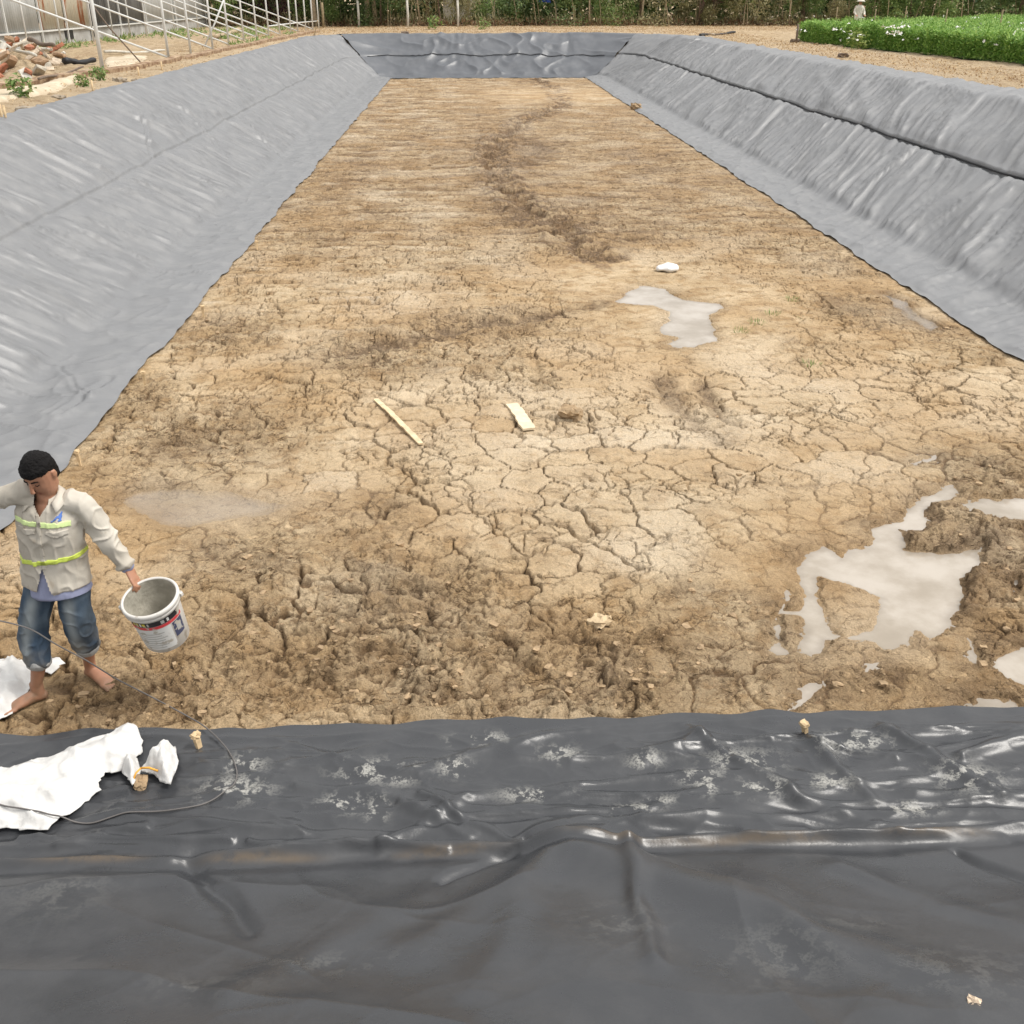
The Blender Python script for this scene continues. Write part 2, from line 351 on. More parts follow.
# relief
yyf = MY + .25 * perlin(MX * .6, MY * .5, 216)
H = .022 * fbm(MX * .45, MY * .45, 3, 30)
f1, e1, c1 = vor(wx * 2.35, wy * 2.5, 31); f2, e2, c2 = vor(wx * 5.2 + 9, wy * 5.2, 32); f3, e3, c3 = vor(wx * 10, wy * 11, 33)
cw = .021 * np.clip(.6 + .9 * perlin(MX * .9, MY * .9, 34), .15, 1.4)
crk = np.exp(-(e1 / (cw * 2.35)) ** 4); vis2 = ss(-.25, .3, perlin(MX * 1.1 + 7, MY * 1.1, 35)); crk2 = np.exp(-(e2 / (.011 * 5.2)) ** 4) * vis2
crkR = np.exp(-(e2 / (.012 * 5.2)) ** 2) * ss(-.15, .25, perlin(MX * 1.7, MY * 1.7, 55))
crack_zone = np.clip(1 - rough * .55 - wetflat, 0, 1) * (1 - .85 * far)
plates = (c1 - .5) * .012 + .010 * ss(0, .3, e1) * ss(.5, .2, f1)
H += crack_zone * (plates - .085 * crk - .045 * crk2) + (1 - flat) * .010 * fbm(MX * 5, MY * 7, 3, 36)
rwx = wx + .05 * perlin(MX * 8, MY * 8, 201) + .02 * perlin(MX * 24, MY * 24, 202); rwy = wy + .05 * perlin(MX * 8 + 40, MY * 8, 203) + .02 * perlin(MX * 24, MY * 24, 204)
f4, e4, c4 = vor(rwx * 4.2 + 3, rwy * 5.5, 205); f5, e5, c5 = vor(rwx * 9.5, rwy * 12, 206); f6, e6, c6 = vor(rwx * 22, rwy * 26, 207)
clod = (c4 - .4) * .034 * ss(.0, .16, e4) + (c5 - .45) * .024 * ss(0, .16, e5) + (c6 - .5) * .020 * ss(0, .2, e6) + .050 * fbm(wx * 2.6, wy * 3.8, 6, 37, .62) - .035 * np.exp(-(e4 / .05) ** 2) - .016 * np.exp(-(e5 / .07) ** 2)
bil = np.abs(perlin(wx * 4.5, wy * 6.5, 38)) * .05 + np.abs(perlin(rwx * 11, rwy * 14, 39)) * .030 + np.abs(perlin(rwx * 26, rwy * 30, 40)) * .016
H += rough * (clod + bil - .02) * (1 - .5 * far) - rough * (1 - wetflat) * .022 * crkR
# steps of broken crust
st = perlin(rwx * 1.3 + 3, rwy * 2.1, 41); st2 = perlin(rwx * 2.6 + 3, rwy * 4.4, 211); H += rough * (.030 * (ss(-.02, .05, st) - .5) + .018 * (ss(.06, .13, st2) - .5) + .016 * (ss(-.24, -.17, st2) - .5))
H += .003 * fbm(MX * 20, MY * 20, 3, 212) * (1 + far)
H += far * (.022 * ridge(MX * 1.3, yyf * 3.4, 213) ** 2 + .018 * perlin(MX * 2.6, yyf * 7, 214) + .016 * np.abs(perlin(MX * 6, yyf * 9, 215)))
# plough-like striations along X
yy = MY + .5 * perlin(MX * .22, MY * .3, 42) + .12 * perlin(MX * 1.1, MY * 1.1, 43)
stri = perlin(MX * .35, yy * 2.1, 44) + .6 * perlin(MX * .8, yy * 5., 45) + .5 * perlin(MX * 1.6, yy * 9., 46)
sz = ss(8, 15, MY) * (.45 + .55 * ss(3.5, -2.0, MX)) * (1 - .6 * wetflat)
H += sz * .032 * stri
for _ in range(1):
    Hs = H.copy(); Hs[1:-1, 1:-1] = (H[1:-1, 1:-1] * 2 + H[:-2, 1:-1] + H[2:, 1:-1] + H[1:-1, :-2] + H[1:-1, 2:]) / 6; H = H * (1 - rough) + Hs * rough
# tracks
def gp(m, p): return m ** p
srr = np.sqrt(-np.log(np.clip(strack, 1e-4, 1))); H += -.09 * gp(strack, 3) * (1 + .6 * perlin(wx * 3, wy * 3, 247)) + .055 * np.exp(-((srr - 1.15) / .35) ** 2) * np.clip(.5 + perlin(wx * 2.5, wy * 2.5, 47) + .6 * np.abs(perlin(wx * 6, wy * 6, 248)), 0, 2) - .05 * rut2 - .05 * rut3 - .06 * gp(rut, 2) + .06 * path([(345,340),(430,325),(530,308)], .2)
# diagonal skid scrapes
dd = (MX * .55 + MY * .84); skid = perlin(dd * 9, (MX * .84 - MY * .55) * .5, 48)
sk = np.maximum.reduce([blob(500,520,220,40), blob(760,500,110,50), blob(330,560,90,40)]); H += .008 * sk * skid
H = H * (1 - .8 * wetflat) + wetflat * .002
shelfA = np.array([P(a, b)[:2] for a, b in [(932,508),(975,510),(1002,522),(1000,540),(985,552),(962,553),(935,550),(905,546),(903,536),(925,532),(940,524)]]); shelfB = np.array([P(a, b)[:2] for a, b in [(972,572),(1024,560),(1120,590),(1120,640),(1024,637),(990,636),(965,615),(962,595)]]); shelfC = np.array([P(a, b)[:2] for a, b in [(990,640),(1060,648),(1040,672),(1000,668),(975,655)]])
for sp_, hh in ((shelfA, .075), (shelfB, .055), (shelfC, .03)):
    q_ = sdpoly(wx * .6 + MX * .4, wy * .6 + MY * .4, sp_); H += hh * .75 * ss(.03, -.06, q_ + .03 * perlin(rwx * 5, rwy * 5, 220)) * (1 + .3 * perlin(MX * 6, MY * 6, 221)); rough = np.maximum(rough, .8 * (np.abs(q_) < .08))
ZW = -.016
din = np.full(MX.shape, 9., np.float32)
for k, pl in pud.items():
    pl = np.array(pl); bx = (MX > pl[:, 0].min() - .8) & (MX < pl[:, 0].max() + .8) & (MY > pl[:, 1].min() - .9) & (MY < pl[:, 1].max() + .9)
    din[bx] = np.minimum(din[bx], sdpoly(wx[bx] * .5 + MX[bx] * .5, wy[bx] * .5 + MY[bx] * .5, pl))
isl = sdpoly(MX, MY, island); din = np.where(isl < .05, np.maximum(din, -isl), din)
dn = din - .012 + .018 * perlin(MX * 6, MY * 6, 50) + .014 * perlin(MX * 17, MY * 17, 51)
H = np.where(dn < 0, np.minimum(H * .25, 0) + ZW - .03 * ss(0, .10, -dn) + .008, np.where(dn < 1.0, np.maximum(H, ZW + .004 + .022 * ss(0, .05, dn) + H * .35 * ss(0, .1, dn)), H))
H = np.maximum(H, np.where((dn > .12), -.06, -9)); 
for fx_, fy_ in [P(36, 694)[:2], P(100, 676)[:2]]:
    k = np.exp(-(((MX - fx_) / .16) ** 2 + ((MY - fy_) / .16) ** 2) ** 2); H = H * (1 - k) + k * (-.004)
# the ground runs out flat under the sheets
td, _, _ = toe_sd(MX, MY); und = ss(-1.2, -.95, td); H = H * (1 - und) + und * np.minimum(H, .01) * .6
# colour zones: moisture plus shade painted into hollows and cracks, roughness, pale crust
wet = rough * (.24 + .45 * (c4 - .5) + .6 * fbm(MX * 1.5, MY * 1.5, 4, 52)) + ss(.25, .0, din) * .45 * (din < .4)
wet = np.clip(wet * (1 - .15 * ss(8, 5, MY)) + .35 * gp(strack, 2) + .35 * rut * ss(-.3, .2, fbm(MX * 5, MY * 5, 3, 250)) + .35 * sk * ss(.1, .5, skid) + far * .12, 0, 1) * (1 - .55 * wetflat)
wet = np.clip(wet + .9 * crack_zone * np.maximum(crk * .8, crk2 * .4) , 0, 1)  # crack lines get painted shade on top of the moisture
def boxblur(A, r):
    for ax in (0, 1):
        c_ = np.cumsum(np.pad(A, [(r + 1, r) if a == ax else (0, 0) for a in (0, 1)], mode='edge'), axis=ax, dtype=np.float64)
        A = ((c_[2 * r + 1:] - c_[:-2 * r - 1]) if ax == 0 else (c_[:, 2 * r + 1:] - c_[:, :-2 * r - 1])) / (2 * r + 1)
    return A
cavity_shade = np.clip((boxblur(H, 8) - H - .005) / .016, 0, 1)  # cavity shade from relief, put into the colour as extra moist tone
wet = np.clip(wet + .6 * rut2 + .7 * np.exp(-((srr - .9) / .7) ** 2) * (srr < 3) * ss(-.1, .25, fbm(MX * 3.5, MY * 2.5, 4, 249)) + .35 * strack2 + .75 * cavity_shade * (dn > .02) * np.maximum(rough, far * .8) + .34 * far * ss(-.05, .5, fbm(MX * .9, MY * 2.4, 4, 222)) + .14 * far * ss(9, 30, MY), 0, 1)
pale = np.clip(ss(.1, .7, stri) * sz * .5 * ss(-.3, .3, fbm(MX * 1.4, MY * 1.8, 4, 241)) + flat * .42 * (.4 + c1) + .3 * ss(.0, .5, perlin(MX * .8, MY * .8, 53)), 0, 1) * (1 - rough * .7)
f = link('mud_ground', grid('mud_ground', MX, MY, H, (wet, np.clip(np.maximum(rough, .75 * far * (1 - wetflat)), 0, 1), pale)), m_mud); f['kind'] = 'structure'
def hmud(x, y):
    i = int(np.clip(np.searchsorted(ya, y), 0, len(ya) - 1)); j = int(np.clip(np.searchsorted(xa, x), 0, len(xa) - 1)); return float(H[i, j])
def fillpoly(name, pts, zf, spacing=.05, m=None, parent=None):
    pts = [Vector((float(a), float(b))) for a, b in pts]; n = len(pts)
    ar = np.array([(p.x, p.y) for p in pts]); lo, hi = ar.min(0), ar.max(0)
    gx_, gy_ = np.meshgrid(np.arange(lo[0], hi[0], spacing), np.arange(lo[1], hi[1], spacing)); gx_ = gx_ + rng.uniform(-.3, .3, gx_.shape) * spacing; gy_ = gy_ + rng.uniform(-.3, .3, gy_.shape) * spacing
    s = sdpoly(gx_, gy_, ar); k = s < -spacing * .5
    allp = pts + [Vector((float(a), float(b))) for a, b in zip(gx_[k], gy_[k])]
    v, e, fc, *_ = geometry.delaunay_2d_cdt(allp, [], [list(range(n))], 1, 1e-5)
    v = np.array([(p.x, p.y) for p in v]); zz = zf(v[:, 0], v[:, 1], -sdpoly(v[:, 0], v[:, 1], ar))
    return link(name, raw(name, np.column_stack([v, zz]), [list(t) for t in fc]), m, parent)
def dilate(pl, r):
    pl = np.array(pl); out = []
    A = .5 * sum(pl[i - 1][0] * pl[i][1] - pl[i][0] * pl[i - 1][1] for i in range(len(pl))); sg = 1 if A > 0 else -1
    for i in range(len(pl)):
        a, b = pl[i - 1], pl[(i + 1) % len(pl)]; t = (b - a) / (np.linalg.norm(b - a) + 1e-9); out.append(pl[i] + sg * r * np.array([t[1], -t[0]]))
    return out
def hull(pl):
    p = sorted(map(tuple, pl)); 
    def half(p):
        h = []
        for q in p:
            while len(h) > 1 and (h[-1][0]-h[-2][0])*(q[1]-h[-2][1]) - (h[-1][1]-h[-2][1])*(q[0]-h[-2][0]) <= 0: h.pop()
            h.append(q)
        return h
    a = half(p); b = half(p[::-1]); return a[:-1] + b[:-1]
for k, pl in pud.items():
    h_ = dilate(hull(pl), .10); zz = ZW + .0007 * list(pud).index(k)
    o = fillpoly('puddle', h_, lambda x, y, d: zz + 0 * x, .035, m_water); c_ = np.empty(len(o.data.vertices) * 3, np.float32); o.data.vertices.foreach_get('co', c_); c_ = c_.reshape(-1, 3)
    dd_ = dn[np.clip(np.searchsorted(ya, c_[:, 1]), 0, len(ya) - 1), np.clip(np.searchsorted(xa, c_[:, 0]), 0, len(xa) - 1)]; a_ = (.2 if k == 'edge' else .15 if k == 'left' else .70) + (.15 if k == 'left' else .26) * ss(.0, -.10, dd_ + .06 * perlin(c_[:, 0] * 2, c_[:, 1] * 2, 240)); zoneattr(o.data, (a_, a_, a_)); o['kind'] = 'structure'

# ------------------------------------------------------------------ liner sheets
def liner(name, C, N, S, kind, nt_, creases, label, m):
    """C: toe points (n,2), N outward normals, S: running coordinate, nt_: samples across"""
    n = len(C); nx, ny = N[:, 0:1], N[:, 1:2]; T = slope_w(nx, ny); OW = out_w(nx, ny); s = S[:, None]
    tin = -1.02 + .09 * fbm(S * .5, S * 0, 3, 60)[:, None] + .03 * perlin(S * 3, S * 0, 61)[:, None] - (.1 if kind == 'far' else 0)
    u = np.linspace(0, 1, nt_)[None, :]; t = tin + (OW + .05 * perlin(S * .8, S * 0, 62)[:, None] - tin) * u
    x = C[:, 0:1] + nx * t; y = C[:, 1:2] + ny * t
    if kind in ('left', 'right'):
        kk = .55 if kind == 'left' else -1.05; wn = ss(Y0 + RR, Y0 + 17, s) * ss(Y1 - RR, Y1 - 17, s); y = y - kk * t * wn
    z0 = prof(t, T) + .035
    sl = ss(-.05, .25, t) * ss(T + .3, T - .1, t); flap = 1 - ss(-.15, .1, t)
    amp = .55 + .45 * perlin(s * .4, t * .5, 63)
    zone = [np.zeros_like(t), np.zeros_like(t), np.zeros_like(t)]
    if kind in ('left', 'right'):
        k = .55 if kind == 'left' else -1.05
        qq = s + .30 * perlin(s * .5, t * .6, 64); tt = t + .2 * perlin(s * .7, t, 65)
        am = (1.75 if kind == 'left' else 2.4)
        D = am * ((.6 + .4 * amp) * (.038 * ridge(qq * 1.0, tt * .14, 66) ** 5 + .027 * ridge(qq * 2.2 + .25 * tt, tt * .22, 67) ** 5) + .015 * ridge(qq * 4.6 - .3 * tt, tt * .40, 68) ** 4 + .007 * ridge(qq * 8.3 + .4 * tt, tt * .6, 269) ** 3 + .004 * perlin(qq * 11, tt * 1.4, 69) + .022 * perlin(qq * 1.9, tt * .55, 268) + .014 * perlin(qq * 3.9, tt * .5, 270)
                        + .035 * perlin(qq * .9, tt * .8, 70))
        D *= .35 + .65 * sl
        D += flap * (.024 * ridge(s * 1.6 + t, t * 2.2, 71) ** 3 + .010 * perlin(s * 3 - t, t * 4, 72))
        D += (.5 + .5 * (1 - sl) * (1 - flap)) * .012 * perlin(s * 4, t * 2, 73)
        ts = (1.40 if kind == 'left' else 1.93) * T / (2.9 if kind == 'left' else 3.5) + .06 * perlin(s * .5, s * 0, 74) + .008 * perlin(s * 2.1, s * 0, 75)
        D += ss(ts - .02, ts + .02, t) * (.02 if kind == 'left' else .035) * (1 + .4 * perlin(s * 1.3, s * 0, 76))
        D *= 1 - .75 * np.exp(-((t - ts) / .13) ** 2)
        D += ss(ts - .02, ts + .02, t) * (.015 if kind == 'left' else .03) * np.exp(-((t - ts) / .13) ** 2)
        if kind == 'right': D -= .035 * np.exp(-((t - ts + .05) / .035) ** 2)
        else: D -= .022 * np.exp(-((t - ts + .04) / .03) ** 2) * (.4 + .6 * ss(-.1, .4, perlin(s * .9, s * 0, 77)))
    elif kind == 'far':
        D = .14 * ridge(s * .8 + .5 * perlin(s * .6, t, 78), t * .9, 79) ** 2 * amp + .06 * perlin(s * 1.3 + t * .8 * np.sin(s), t * .9, 80) + .012 * perlin(s * 3 + t, t * 2, 81)
        D *= .3 + .7 * sl; ts = 1.5 + .06 * perlin(s * .5, s * 0, 74); D += .045 * ss(ts - .03, ts + .03, t)
    else:
        D = .050 * perlin(s * .8 + .4 * t, t * .9, 82) + .020 * perlin(s * 1.9 - t, t * 1.5, 83)
        D *= .4 + .6 * sl
        D += flap * (.016 * ridge(s * 1.3 + t * 1.5, t * 2.6, 84) ** 3 + .018 * perlin(s * 1.5 - t * 1.2, t * 2.0, 85) + .005 * perlin(s * 7, t * 8, 86))
        for j, (tc_, a, wd) in enumerate([(-.03, .040, .022), (-.16, .022, .035), (-.30, .016, .04)]):
            tw = tc_ + .055 * perlin(s * .8, s * 0 + j, 87 + j) + .02 * perlin(s * 3, s * 0 + j, 90 + j)
            g_ = np.where(t > tw, np.exp(-((t - tw) / (wd * 1.6)) ** 2), np.exp(-((t - tw) / (wd * .55)) ** 2)); D += a * g_ * (.75 + .5 * perlin(s * .9, s * 0 + j, 93 + j))
        tw = .0 + .05 * perlin(s * .8, s * 0, 87); D -= .015 * np.exp(-((t - tw - .06) / .05) ** 2)
        D += flap * (.020 * ridge(s * .55 + t * .8, t * 4.2, 284) ** 5 + .014 * ridge(s * .9 - t * 1.6 + 5, t * 3.0, 285) ** 6) + sl * (.016 * ridge(s * .6 + t * .7, t * .7 - s * .25, 286) ** 7 + .006 * ridge(s * 1.1 - t * .9, t * .8, 287) ** 8 + .002 * ridge(s * 1.9 + t * .6, t * 1.3, 288) ** 9)
        D += .006 * ridge(s * 2.4 - t, t * 5.1, 289) ** 6 * flap
        zone[1] = np.exp(-((t + .0 - .02 * perlin(s * 2, s * 0, 98)) / .022) ** 2) * ss(-.25, .15, perlin(s * 1.2, s * 0, 97)) * .9
        fp = [(235,795,30,12),(245,770,18,10),(375,775,32,10),(402,779,16,8),(378,810,10,10),(345,805,20,8),(455,772,14,8),(480,742,26,6),(560,755,18,7),(535,797,28,6),(645,763,14,6),(700,780,18,7),(705,790,10,10),(742,765,30,12),(762,795,24,8),(830,785,18,8),(850,745,34,9),(905,812,28,6),(968,782,26,14),(630,812,24,6),(660,805,14,4),(60,905,50,20),(210,990,60,14),(330,965,70,10),(780,965,60,26),(960,980,60,30),(620,935,40,20),(850,930,40,10)]
        for a in fp:
            c0 = surf(a[0], a[1]); ex = abs(surf(a[0] + a[2], a[1])[0] - c0[0]); ey = abs(surf(a[0], a[1] - a[3])[1] - surf(a[0], a[1] + a[3])[1]) / 2
            zone[0] = np.maximum(zone[0], np.exp(-(((x - c0[0]) / ex) ** 2 + ((y - c0[1]) / ey) ** 2)) * (1.25 if a[1] < 830 else .14))
        zone[0] = np.clip(zone[0], 0, 1)
    for (pa, pb, wd, am) in creases:
        A, B = surf(*pa, kind), surf(*pb, kind); dd, tt_ = sdseg(x + .03 * perlin(x * 4, y * 4, 99), y + .03 * perlin(x * 4 + 9, y * 4, 99), A, B)
        D += am * (np.exp(-(dd / wd) ** 2) - (1.0 if kind == 'left' else .0) * np.exp(-(dd / (wd * .45)) ** 2)) * (1 - .4 * tt_)
    D = D * ss(0, .04, u) + (1 - ss(0, .05, u)) * .045 * np.clip(fbm(s * 1.3, s * 0 + 3, 3, 243) + .15, 0, 1) - .012 * (1 - ss(0, .03, u)) * (kind != 'near'); D = np.maximum(D, np.where(t < 0, -.022, -.07)); D *= 1 - ss(.975, 1, u)
    # displace along the surface normal
    X, Y, Z = x + 0 * D, y + 0 * D, z0 + 0 * D; ang = sl * np.arctan(DEP / T)
    X = X - nx * D * np.sin(ang); Y = Y - ny * D * np.sin(ang); Z = Z + D * np.cos(ang)
    if kind in ('right', 'near') and False: pass
    o = link(name, grid(name, X, Y, Z, zone), m); tag(o, label, 'pond liner')
    return o, (X, Y, Z, t, ts if kind != 'near' else 0 * s)
def surf(px, py, kind='near'):
    d = ray(px, py)
    if kind == 'left': k = -DEP / 2.9; t = (k * (0 - X0) - EYE) / (d[2] - k * d[0])
    elif kind == 'right': k = DEP / 3.5; t = (k * (0 - X1) - EYE) / (d[2] - k * d[0])
    else: k = -DEP / 4.6; t = (k * (0 - Y0) - EYE) / (d[2] - k * d[1])
    q_ = np.array([0, 0, EYE]) + d * t
    if q_[2] < 0: q_ = P(px, py, .03)
    return q_
def arc(cx, cy, a0, a1, step=.02):
    n = max(2, int(abs(R(a1 - a0)) / step)); a = np.radians(np.linspace(a0, a1, n)); return np.c_[cx + RR * np.cos(a), cy + RR * np.sin(a)], np.c_[np.cos(a), np.sin(a)]
def joined(parts):
    C = np.vstack([p[0] for p in parts]); N = np.vstack([p[1] for p in parts])
    k = np.r_[True, np.hypot(*np.diff(C, axis=0).T) > 1e-4]; C, N = C[k], N[k]; return C, N
def side_ys(step0=.015, cap=.05):
    v = [Y0 + RR]
    while v[-1] < Y1 - RR: dep = v[-1] * CP + EYE * SP; v.append(v[-1] + min(step0 * (dep / 6) ** 1.25, cap))
    v[-1] = Y1 - RR; return np.array(v)
yv = side_ys(); one = np.ones(len(yv))
C_, N_ = joined([arc(X0 + RR, Y0 + RR, 225, 180), (np.c_[one * X0, yv], np.c_[-one, one * 0]), arc(X0 + RR, Y1 - RR, 180, 135)])
lt, _ = liner('pond_liner_sheet', C_, N_, C_[:, 1] + .3 * (1 - N_[:, 0] ** 2), 'left', 300, [
    ((0,221),(41,232),.07,.06),((41,232),(92,242),.05,.045),((109,193),(164,203),.05,.05),((164,203),(230,228),.05,.035),((0,347),(70,371),.035,.05),((197,275),(238,278),.04,.03),((45,150),(100,182),.06,.05),
    ((0,250),(12,256),.05,.06),((140,120),(150,160),.08,.05),((60,420),(110,380),.10,.07),((90,400),(60,372),.06,.05),((20,300),(90,330),.09,.05),((250,130),(300,165),.09,.05),((180,110),(230,160),.1,.05),((0,300),(60,322),.05,.06),((0,385),(60,400),.04,.05),((120,250),(200,275),.04,.04),((60,190),(130,215),.05,.05),((200,180),(262,205),.05,.04),((290,85),(330,110),.06,.05),((0,430),(80,440),.04,.04)],
    'grey plastic liner sheet covering the long bank on the left side of the pond', m_liner)
C_, N_ = joined([arc(X1 - RR, Y0 + RR, -45, 0), (np.c_[one * X1, yv], np.c_[one, one * 0]), arc(X1 - RR, Y1 - RR, 0, 45)])
C_, N_ = C_[::-1], N_[::-1]
rt, rd = liner('pond_liner_sheet', C_, N_, C_[:, 1] + .3 * (1 - N_[:, 0] ** 2), 'right', 320, [
    ((860,85),(870,130),.14,.05),((820,80),(850,125),.14,.05),((1000,215),(900,300),.08,.06),((1024,300),(870,330),.05,.03)],
    'grey plastic liner sheet with a dark seam covering the long bank on the right side', m_liner)
def strip_tube(name, pts, r, m, parent):
    o = link(name, tube_mesh(name, pts, r, 8), m, parent); return o
def tube_mesh(name, pts, r, k=10, taper=None):
    pts = np.array(pts, float); tg = np.gradient(pts, axis=0); tg /= np.linalg.norm(tg, axis=1)[:, None] + 1e-9
    up = np.array([0, 0, 1.]); 
    V = []
    rr = np.broadcast_to(np.asarray(r, float), (len(pts),))
    for i in range(len(pts)):
        a = np.cross(tg[i], up if abs(tg[i][2]) < .95 else np.array([1., 0, 0])); a /= np.linalg.norm(a); b = np.cross(a, tg[i])
        th = np.linspace(0, 2 * math.pi, k, endpoint=False); V.append(pts[i] + rr[i] * (np.cos(th)[:, None] * a + np.sin(th)[:, None] * b))
    n = len(pts); V = np.vstack(V + [pts[:1], pts[-1:]]); F = []
    for i in range(n - 1):
        for j in range(k): F.append((i * k + j, i * k + (j + 1) % k, (i + 1) * k + (j + 1) % k, (i + 1) * k + j))
    c0, c1 = n * k, n * k + 1
    me = bpy.data.meshes.new(name); F += [(c0, (j + 1) % k, j) for j in range(k)] + [(c1, (n - 1) * k + j, (n - 1) * k + (j + 1) % k) for j in range(k)]
    me.from_pydata(V.tolist(), [], F); me.polygons.foreach_set('use_smooth', [True] * len(F)); me.update(); return me
X_, Y_, Z_, t_, ts_ = rd
idx = [(i, int(np.argmin(np.abs(t_[i] - ts_[i] + .035)))) for i in range(0, len(X_), 3)]
sp_ = np.array([(X_[i, j] - .012, Y_[i, j], Z_[i, j] + .030) for i, j in idx]); 
for _ in range(6): sp_[1:-1] = (sp_[:-2] + 2 * sp_[1:-1] + sp_[2:]) / 4
strip_tube('seam', sp_[2:-30], .017, m_seam, rt)
fx = np.arange(X0 + RR, X1 - RR + .01, .04); one = np.ones(len(fx))
C_, N_ = joined([arc(X0 + RR, Y1 - RR, 135, 90), (np.c_[fx, one * Y1], np.c_[one * 0, one]), arc(X1 - RR, Y1 - RR, 90, 45)])
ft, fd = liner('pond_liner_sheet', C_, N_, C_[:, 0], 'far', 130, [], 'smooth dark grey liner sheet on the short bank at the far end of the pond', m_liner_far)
X_, Y_, Z_, t_, ts_ = fd
idx = [(i, int(np.argmin(np.abs(t_[i] - ts_[i])))) for i in range(8, len(X_) - 8, 4)]
strip_tube('seam', [(X_[i, j], Y_[i, j] - .02, Z_[i, j]) for i, j in idx], .012, m_seam, ft)
nxs = np.r_[np.arange(X0 + RR, -3.4, .03), np.arange(-3.4, 3.9, .0085), np.arange(3.9, X1 - RR + .01, .03)]; one = np.ones(len(nxs))
C_, N_ = joined([arc(X0 + RR, Y0 + RR, 225, 270), (np.c_[nxs, one * Y0], np.c_[one * 0, -one]), arc(X1 - RR, Y0 + RR, 270, 315)])
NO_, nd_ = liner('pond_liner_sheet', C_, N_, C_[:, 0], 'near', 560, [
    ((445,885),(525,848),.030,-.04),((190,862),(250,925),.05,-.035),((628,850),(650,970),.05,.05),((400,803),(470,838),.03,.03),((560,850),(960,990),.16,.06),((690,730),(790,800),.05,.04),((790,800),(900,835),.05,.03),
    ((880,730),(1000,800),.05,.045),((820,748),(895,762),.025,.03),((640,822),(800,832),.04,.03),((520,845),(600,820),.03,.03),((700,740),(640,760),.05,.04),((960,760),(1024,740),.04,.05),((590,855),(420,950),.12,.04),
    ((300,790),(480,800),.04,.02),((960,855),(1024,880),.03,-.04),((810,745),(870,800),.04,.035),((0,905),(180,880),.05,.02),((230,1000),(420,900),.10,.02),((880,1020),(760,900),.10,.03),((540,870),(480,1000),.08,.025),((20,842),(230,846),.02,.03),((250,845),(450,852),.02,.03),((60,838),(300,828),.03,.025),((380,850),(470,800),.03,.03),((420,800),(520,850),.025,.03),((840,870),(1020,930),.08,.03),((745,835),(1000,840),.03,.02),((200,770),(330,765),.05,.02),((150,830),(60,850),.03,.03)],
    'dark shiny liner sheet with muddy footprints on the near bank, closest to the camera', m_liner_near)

NEAR = nd_[:3]; NI = np.where(np.abs(NEAR[0][:, 0] - NEAR[0][:, -1]) < .08)[0]
# ================================================================== plain-shape helpers
def frame(t, side):
    t = np.array(t, float); t /= np.linalg.norm(t) + 1e-9; s = np.array(side, float); s = s - t * (s @ t); s /= np.linalg.norm(s) + 1e-9
    return s, np.cross(t, s)
def loft_mesh(V, F, pts, rad, side=(1, 0, 0), k=20, cap=True):
    """append a closed tapering body; rad = list of (side radius, front radius)"""
    pts = np.array(pts, float); rad = np.array(rad, float); tg = np.gradient(pts, axis=0)
    if cap:
        a, b = pts[0] - tg[0] / np.linalg.norm(tg[0]) * rad[0].mean() * .5, pts[-1] + tg[-1] / np.linalg.norm(tg[-1]) * rad[-1].mean() * .5
        a2, b2 = pts[0] * .4 + a * .6, pts[-1] * .4 + b * .6
        pts = np.vstack([a, a2, pts, b2, b]); rad = np.vstack([rad[0] * .3, rad[0] * .75, rad, rad[-1] * .75, rad[-1] * .3]); tg = np.vstack([tg[0], tg[0], tg, tg[-1], tg[-1]])
    th = np.linspace(0, 2 * math.pi, k, endpoint=False); b0 = len(V)
    for p, r, t in zip(pts, rad, tg):
        s, f = frame(t, side)
        for a in th: V.append(tuple(p + s * r[0] * math.cos(a) + f * r[1] * math.sin(a)))
    n = len(pts)
    for i in range(n - 1):
        for j in range(k): F.append((b0 + i * k + j, b0 + i * k + (j + 1) % k, b0 + (i + 1) * k + (j + 1) % k, b0 + (i + 1) * k + j))
    F.append(tuple(b0 + j for j in range(k))[::-1]); F.append(tuple(b0 + (n - 1) * k + j for j in range(k)))
def interp(pts, rad, n):
    pts = np.array(pts, float); rad = np.array(rad, float); d = np.r_[0, np.cumsum(np.linalg.norm(np.diff(pts, axis=0), axis=1))]; u = np.linspace(0, d[-1], n)
    # smooth (Catmull-Rom like) interpolation by blurred linear
    q_ = np.column_stack([np.interp(u, d, pts[:, i]) for i in range(3)]); r_ = np.column_stack([np.interp(u, d, rad[:, i]) for i in range(rad.shape[1])])
    for _ in range(max(1, n // 10)):
        q_[1:-1] = (q_[:-2] + 2 * q_[1:-1] + q_[2:]) / 4; r_[1:-1] = (r_[:-2] + 2 * r_[1:-1] + r_[2:]) / 4
    return q_, r_
def fuse(name, parts, voxel, smooth=4, sf=.5):
    V, F = [], []
    for p in parts:
        pts, rad, side = p[:3]; loft_mesh(V, F, pts, rad, side)
    me = bpy.data.meshes.new(name); me.from_pydata(V, [], F); me.update()
    bm = bmesh.new(); bm.from_mesh(me); bmesh.ops.recalc_face_normals(bm, faces=bm.faces[:]); bm.to_mesh(me); bm.free()
    o = bpy.data.objects.new('fusing', me); COL.objects.link(o)
    a = o.modifiers.new('r', 'REMESH'); a.mode = 'VOXEL'; a.voxel_size = voxel; a.use_smooth_shade = True
    if smooth: b = o.modifiers.new('s', 'SMOOTH'); b.factor = sf; b.iterations = smooth
    dg = bpy.context.evaluated_depsgraph_get(); out = bpy.data.meshes.new_from_object(o.evaluated_get(dg)); out.name = name
    bpy.data.objects.remove(o); bpy.data.meshes.remove(me); out.polygons.foreach_set('use_smooth', [True] * len(out.polygons)); return out
